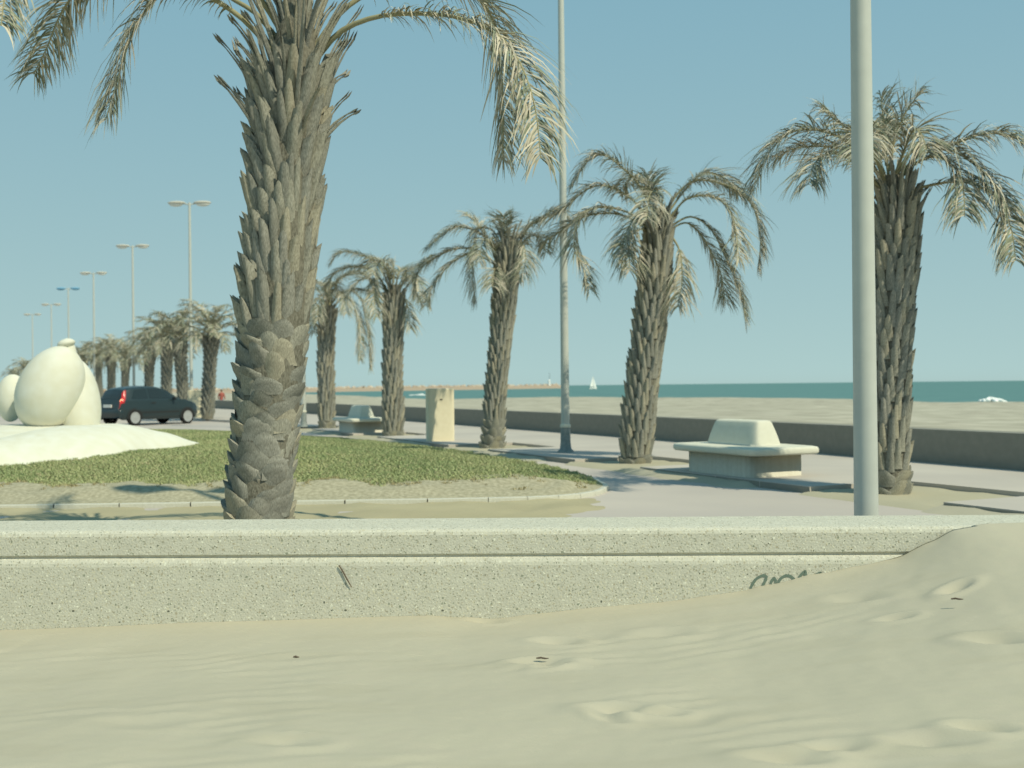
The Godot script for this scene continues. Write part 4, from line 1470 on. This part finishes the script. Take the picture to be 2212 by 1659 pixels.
func build_car() -> void:
	var rear := on_ground(287, 919.5, 0.0)
	var front := on_ground(405, 917.0, 0.0)
	var fwd := Vector3(0.585, 0, -0.811).normalized()
	# rear right wheel stands at x = 0.62 behind, 0.72 to the right
	var right := fwd.cross(Vector3.UP)
	var at := rear - fwd * 0.66 - right * 0.72
	var t := thing("parked_car", "dark blue green hatchback with tall red tail lights, beyond the sculpture", "car", at, atan2(-fwd.x, -fwd.z))
	t.scale = Vector3(1.02, 1.05, 1.02)
	var mb := MB.new()
	var nx := 60
	var nv := 34
	for k in nx:
		var x := 3.84 * k / (nx - 1)
		for j in nv * 2 - 1:
			var v := j / float(nv - 1)
			var p := car_point(x, v if v <= 1.0 else 2.0 - v)
			if v > 1.0:
				p.x = -p.x
			mb.add(p)
	mb.grid(nv * 2 - 1, nx, 0)
	for e: int in [0, nx - 1]:
		var c := mb.add(Vector3(0, 0.4, -3.84 * e / (nx - 1)))
		for j in nv * 2 - 2:
			mb.tri(c, e * (nv * 2 - 1) + j, e * (nv * 2 - 1) + j + 1)
	obj("body", mb.done(), M.paint, t)
	for s: float in [-1.0, 1.0]:
		obj("side_window", car_patch([Vector2(0.55, 0.54), Vector2(1.28, 0.54), Vector2(1.28, 0.73), Vector2(0.75, 0.72)], 0.006, s), M.glass, t)
		obj("side_window", car_patch([Vector2(1.36, 0.54), Vector2(2.62, 0.545), Vector2(2.16, 0.73), Vector2(1.36, 0.73)], 0.006, s), M.glass, t)
		var dr := obj("door", car_patch([Vector2(1.34, 0.1), Vector2(2.55, 0.1), Vector2(2.6, 0.5), Vector2(1.34, 0.5)], 0.004, s), M.paint, t)
		obj("handle", car_patch([Vector2(1.42, 0.4), Vector2(1.6, 0.4), Vector2(1.6, 0.425), Vector2(1.42, 0.425)], 0.03, s, 4), M.trim, dr)
		obj("side_strip", car_patch([Vector2(0.9, 0.2), Vector2(2.7, 0.2), Vector2(2.7, 0.24), Vector2(0.9, 0.24)], 0.014, s), M.trim, t)
		var tl := obj("tail_light", car_patch([Vector2(0.04, 0.4), Vector2(0.22, 0.42), Vector2(0.42, 0.75), Vector2(0.25, 0.75)], 0.012, s), M.red_lens, t)
		if s > 0:
			var bulb := obj("brake_lamp", car_patch([Vector2(0.08, 0.5), Vector2(0.17, 0.5), Vector2(0.2, 0.56), Vector2(0.11, 0.56)], 0.02, s), M.lit_lens, tl)
			var om := OmniLight3D.new()
			om.name = "brake_glow"
			om.light_color = Color(1.0, 0.5, 0.3)
			om.light_energy = 0.05
			om.light_size = 0.05
			om.omni_range = 8.0
			om.omni_attenuation = 2.0
			om.shadow_enabled = true
			bulb.add_child(om)
			om.position = Vector3(0.78, 1.0, 0.12)
		var mr := MB.new()
		blob(mr, Vector3(s * 0.9, 1.0, -2.42), Basis.IDENTITY, Vector3(0.11, 0.07, 0.06), 0.0, 16, 10)
		obj("mirror", mr.done(), M.trim, t)
		for x: float in [0.66, 3.1]:
			var ar := MB.new()
			var pts := []
			for k in 17:
				var f := PI * (k / 16.0) * 1.1 - 0.16
				pts.append([f, 0.0])
			for k in 17:
				var f: float = pts[k][0]
				for q in [[0.28, 0.0], [0.355, 0.0]]:
					ar.add(Vector3(s * (0.828 + q[1]), 0.3 + sin(f) * q[0], -x + cos(f) * q[0]))
			ar.grid(2, 17, 0)
			obj("wheel_arch", ar.done(), M.trim, t)
			var wh := MB.new()
			var prof := [[0.16, 0.68], [0.29, 0.68], [0.302, 0.72], [0.302, 0.82], [0.285, 0.845], [0.215, 0.845]]
			for q in prof:
				for a in 28:
					var f := TAU * a / 28.0
					wh.add(Vector3(s * q[1], 0.3 + sin(f) * q[0], -x + cos(f) * q[0]))
			wh.grid(28, prof.size(), 0, true)
			var ty := obj("wheel", wh.done(), M.rubber, t)
			var rm := MB.new()
			var rp := [[0.215, 0.848], [0.205, 0.838], [0.12, 0.83], [0.05, 0.842], [0.001, 0.845]]
			for q in rp:
				for a in 28:
					var f := TAU * a / 28.0
					rm.add(Vector3(s * q[1], 0.3 + sin(f) * q[0], -x + cos(f) * q[0]))
			rm.grid(28, rp.size(), 0, true)
			obj("hubcap", rm.done(), M.alloy, ty)
	obj("rear_window", car_patch([Vector2(0.13, 0.72), Vector2(0.13, 1.0), Vector2(0.31, 1.0), Vector2(0.3, 0.72)], 0.008, 1.0), M.glass, t)
	obj("rear_window", car_patch([Vector2(0.13, 0.72), Vector2(0.13, 1.0), Vector2(0.31, 1.0), Vector2(0.3, 0.72)], 0.008, -1.0), M.glass, t)
	obj("windscreen", car_patch([Vector2(2.9, 0.76), Vector2(2.9, 1.0), Vector2(2.2, 1.0), Vector2(2.2, 0.78)], 0.008, 1.0), M.glass, t)
	obj("windscreen", car_patch([Vector2(2.9, 0.76), Vector2(2.9, 1.0), Vector2(2.2, 1.0), Vector2(2.2, 0.78)], 0.008, -1.0), M.glass, t)
	var bp := MB.new()
	rounded_loft(bp, [[0.74, 0.1, 0.3], [0.8, 0.16, 0.36], [0.8, 0.16, 0.56], [0.76, 0.12, 0.6]], 40, 5.0)
	var bo := obj("bumper", bp.done(), M.paint, t)
	bo.position = Vector3(0, 0, -0.1)
	var pl := MB.new()
	box(pl, Vector3(-0.26, 0.68, 0.0), Vector3(0.26, 0.79, 0.03), 0.004)
	var po := obj("number_plate", pl.done(), M.plate, t)
	po.position = Vector3(0, 0, -0.035)
	var an := MB.new()
	tube(an, [Vector3(0, 1.47, -1.75), Vector3(0, 1.6, -1.68), Vector3(0, 1.74, -1.6)], [0.014, 0.008, 0.006], 6)
	obj("antenna", an.done(), M.dark, t)

# ------------------------------------------------------------------ things out at sea and on the beach
func build_sea_things() -> void:
	# breakwater
	var jt := thing("breakwater", "long low breakwater of tan boulders running out into the sea", "breakwater", xd(-112, 710, SEA))
	var line := [xd(-330, 470, SEA), xd(-200, 580, SEA), xd(-112, 710, SEA), xd(-40, 830, SEA), xd(41, 990, SEA)]
	var core := MB.new()
	var ls := spline(line, 60)
	for k in 60:
		var hgt := lerpf(1.7, 3.0, k / 59.0)
		for q in [[-9.0, -0.5], [-4.0, hgt * 0.8], [0.0, hgt], [4.0, hgt * 0.8], [9.0, -0.5]]:
			core.add((ls[k] as Vector3) + Vector3(0.5 * q[0], q[1], 0.86 * q[0]) - jt.position, Color(0.36, 0.29, 0.22))
	core.grid(5, 60, 0)
	obj("rubble_core", core.done(), M.rock, jt)
	var rk := MB.new()
	var sph := SphereMesh.new()
	for k in 900:
		var q := k / 899.0
		var c: Vector3 = ls[int(q * 59)] if q >= 1.0 else (ls[int(q * 59)] as Vector3).lerp(ls[mini(int(q * 59) + 1, 59)], fmod(q * 59.0, 1.0))
		var off := rng.randf_range(-9, 3)
		var hgt := lerpf(1.7, 3.0, q) * (1.0 - pow(absf(off) / 10.0, 1.5))
		var col := Color(0.42, 0.33, 0.25) if rng.randf() < 0.6 else Color(0.52, 0.45, 0.36)
		var p := c + Vector3(-0.5 * off, hgt + rng.randf_range(-0.2, 0.3), -0.86 * off * -1.0) - jt.position
		blob(rk, p, Basis(Vector3(rng.randf(), rng.randf(), rng.randf()).normalized(), rng.randf() * 6.0), Vector3(rng.randf_range(0.8, 1.8), rng.randf_range(0.6, 1.2), rng.randf_range(0.8, 1.6)), rng.randf_range(-0.3, 0.3), 6, 5, col * rng.randf_range(0.75, 1.2))
	var ro := obj("boulders", rk.done(), M.rock, jt)
	ro.set_meta("kind", "stuff")
	# beacon
	var bc := thing("harbour_beacon", "small white beacon tower with a thin mast on the breakwater tip", "beacon", xd(33, 972, 1.5))
	var tb := MB.new()
	lathe(tb, [[1.3, 0.0], [1.1, 0.6], [0.9, 3.6], [1.2, 3.7], [1.2, 4.1], [0.6, 4.2], [0.6, 5.0], [0.1, 5.5]], 14)
	obj("tower", tb.done(), M.foam, bc)
	var ms := MB.new()
	tube(ms, [Vector3(0.3, 5.2, 0), Vector3(0.3, 11.5, 0)], [0.16, 0.12], 6)
	obj("mast", ms.done(), M.dark, bc)
	blob(ms, Vector3(0.3, 11.0, 0), Basis.IDENTITY, Vector3(0.4, 0.6, 0.4), 0.0, 8, 6)
	# sailing boat
	var sp := on_ground(1281, 840.6, SEA)
	var sb := thing("sailing_boat", "small white sailing boat with its mainsail up on the open sea", "boat", Vector3(sp.x, SEA, sp.z), 0.5)
	var hl := MB.new()
	for k in 13:
		var q := k / 12.0
		var w := 0.85 * pow(sin(PI * clampf(q * 0.85 + 0.13, 0, 1)), 0.7)
		var x := lerpf(-2.6, 2.8, q)
		var sheer := 0.75 + 0.25 * q * q
		for s in [[-1.0, sheer], [-0.75, 0.2], [0.0, -0.25], [0.75, 0.2], [1.0, sheer], [0.0, sheer + 0.02]]:
			hl.add(Vector3(x, s[1], s[0] * w))
	hl.grid(6, 13, 0, true)
	obj("hull", hl.done(), M.sail, sb)
	var mt := MB.new()
	tube(mt, [Vector3(0.3, 0.6, 0), Vector3(0.3, 8.6, 0)], [0.09, 0.06], 8)
	tube(mt, [Vector3(0.3, 1.5, 0), Vector3(-2.3, 1.5, 0.3)], [0.06, 0.05], 8)
	obj("mast", mt.done(), M.alloy, sb)
	for sl in [[Vector3(0.2, 1.6, 0), Vector3(-2.3, 1.6, 0.3), Vector3(0.2, 8.5, 0), "mainsail"], [Vector3(2.6, 1.1, 0), Vector3(0.6, 1.3, 0.35), Vector3(0.45, 7.4, 0), "jib"]]:
		var sm := MB.new()
		for b in 10:
			for a in 8:
				var v := b / 9.0
				var u := a / 7.0
				var p: Vector3 = (sl[0] as Vector3).lerp(sl[1], u).lerp(sl[2], v)
				p.z += 0.35 * sin(PI * u) * (1.0 - v)
				sm.add(p)
		sm.grid(8, 10, 0)
		obj(sl[3], sm.done(), M.sail, sb)
	# breaking waves
	for q in [[2143, 870.5, 1.35, "white foam of a wave breaking close to the beach"], [905, 855.0, 2.6, "small far streak of white wave foam by the breakwater"]]:
		var p := on_ground(q[0], q[1], SEA)
		var wv := thing("breaking_wave", q[3], "wave", Vector3(p.x, SEA, p.z))
		var fm := MB.new()
		for k in 26:
			var x: float = rng.randf_range(-1.0, 1.0)
			blob(fm, Vector3(x * q[2], rng.randf_range(0.0, 0.4) * (1.0 - x * x) + 0.12, rng.randf_range(-0.5, 0.5)), Basis.IDENTITY, Vector3(rng.randf_range(0.2, 0.42), rng.randf_range(0.14, 0.28), rng.randf_range(0.15, 0.3)), 0.0, 10, 7)
		var fo := obj("foam", fm.done(), M.foam, wv)
		fo.set_meta("kind", "stuff")
	# far walker on the beach
	var pp := px(478, 842, 92.0)
	var per := thing("person", "person in a red top and pale blue trousers on the beach behind the parapet", "person", Vector3(pp.x, 0.0, pp.z))
	per.position.y = -0.32
	var bd := MB.new()
	var bodyc := Color.WHITE
	tube(bd, [Vector3(0, 0.8, 0), Vector3(0, 1.0, 0), Vector3(0, 1.2, 0), Vector3(0, 1.36, 0), Vector3(0, 1.43, 0)], [0.16, 0.15, 0.19, 0.19, 0.07], 12)
	for s: float in [-1.0, 1.0]:
		tube(bd, [Vector3(s * 0.18, 1.36, 0), Vector3(s * 0.26, 1.12, 0.02), Vector3(s * 0.27, 0.85, -0.05)], [0.06, 0.048, 0.035], 8)
	obj("top", bd.done(), M.red_cloth, per)
	var lg := MB.new()
	for s: float in [-1.0, 1.0]:
		tube(lg, [Vector3(s * 0.09, 0.92, 0), Vector3(s * 0.1, 0.5, -0.04 * s), Vector3(s * 0.1, 0.05, 0.06 * s), Vector3(s * 0.1, 0.0, 0.06 * s - 0.1)], [0.1, 0.075, 0.05, 0.04], 10)
	obj("trousers", lg.done(), M.blue_cloth, per)
	var hd := MB.new()
	blob(hd, Vector3(0, 1.56, 0), Basis.IDENTITY, Vector3(0.08, 0.115, 0.095), 0.1, 16, 12)
	tube(hd, [Vector3(0, 1.4, 0), Vector3(0, 1.5, 0)], [0.055, 0.05], 8)
	obj("head", hd.done(), M.skin, per)
	var hr := MB.new()
	blob(hr, Vector3(0, 1.6, 0.015), Basis.IDENTITY, Vector3(0.088, 0.09, 0.1), 0.0, 16, 10)
	obj("hair", hr.done(), M.hair, per)
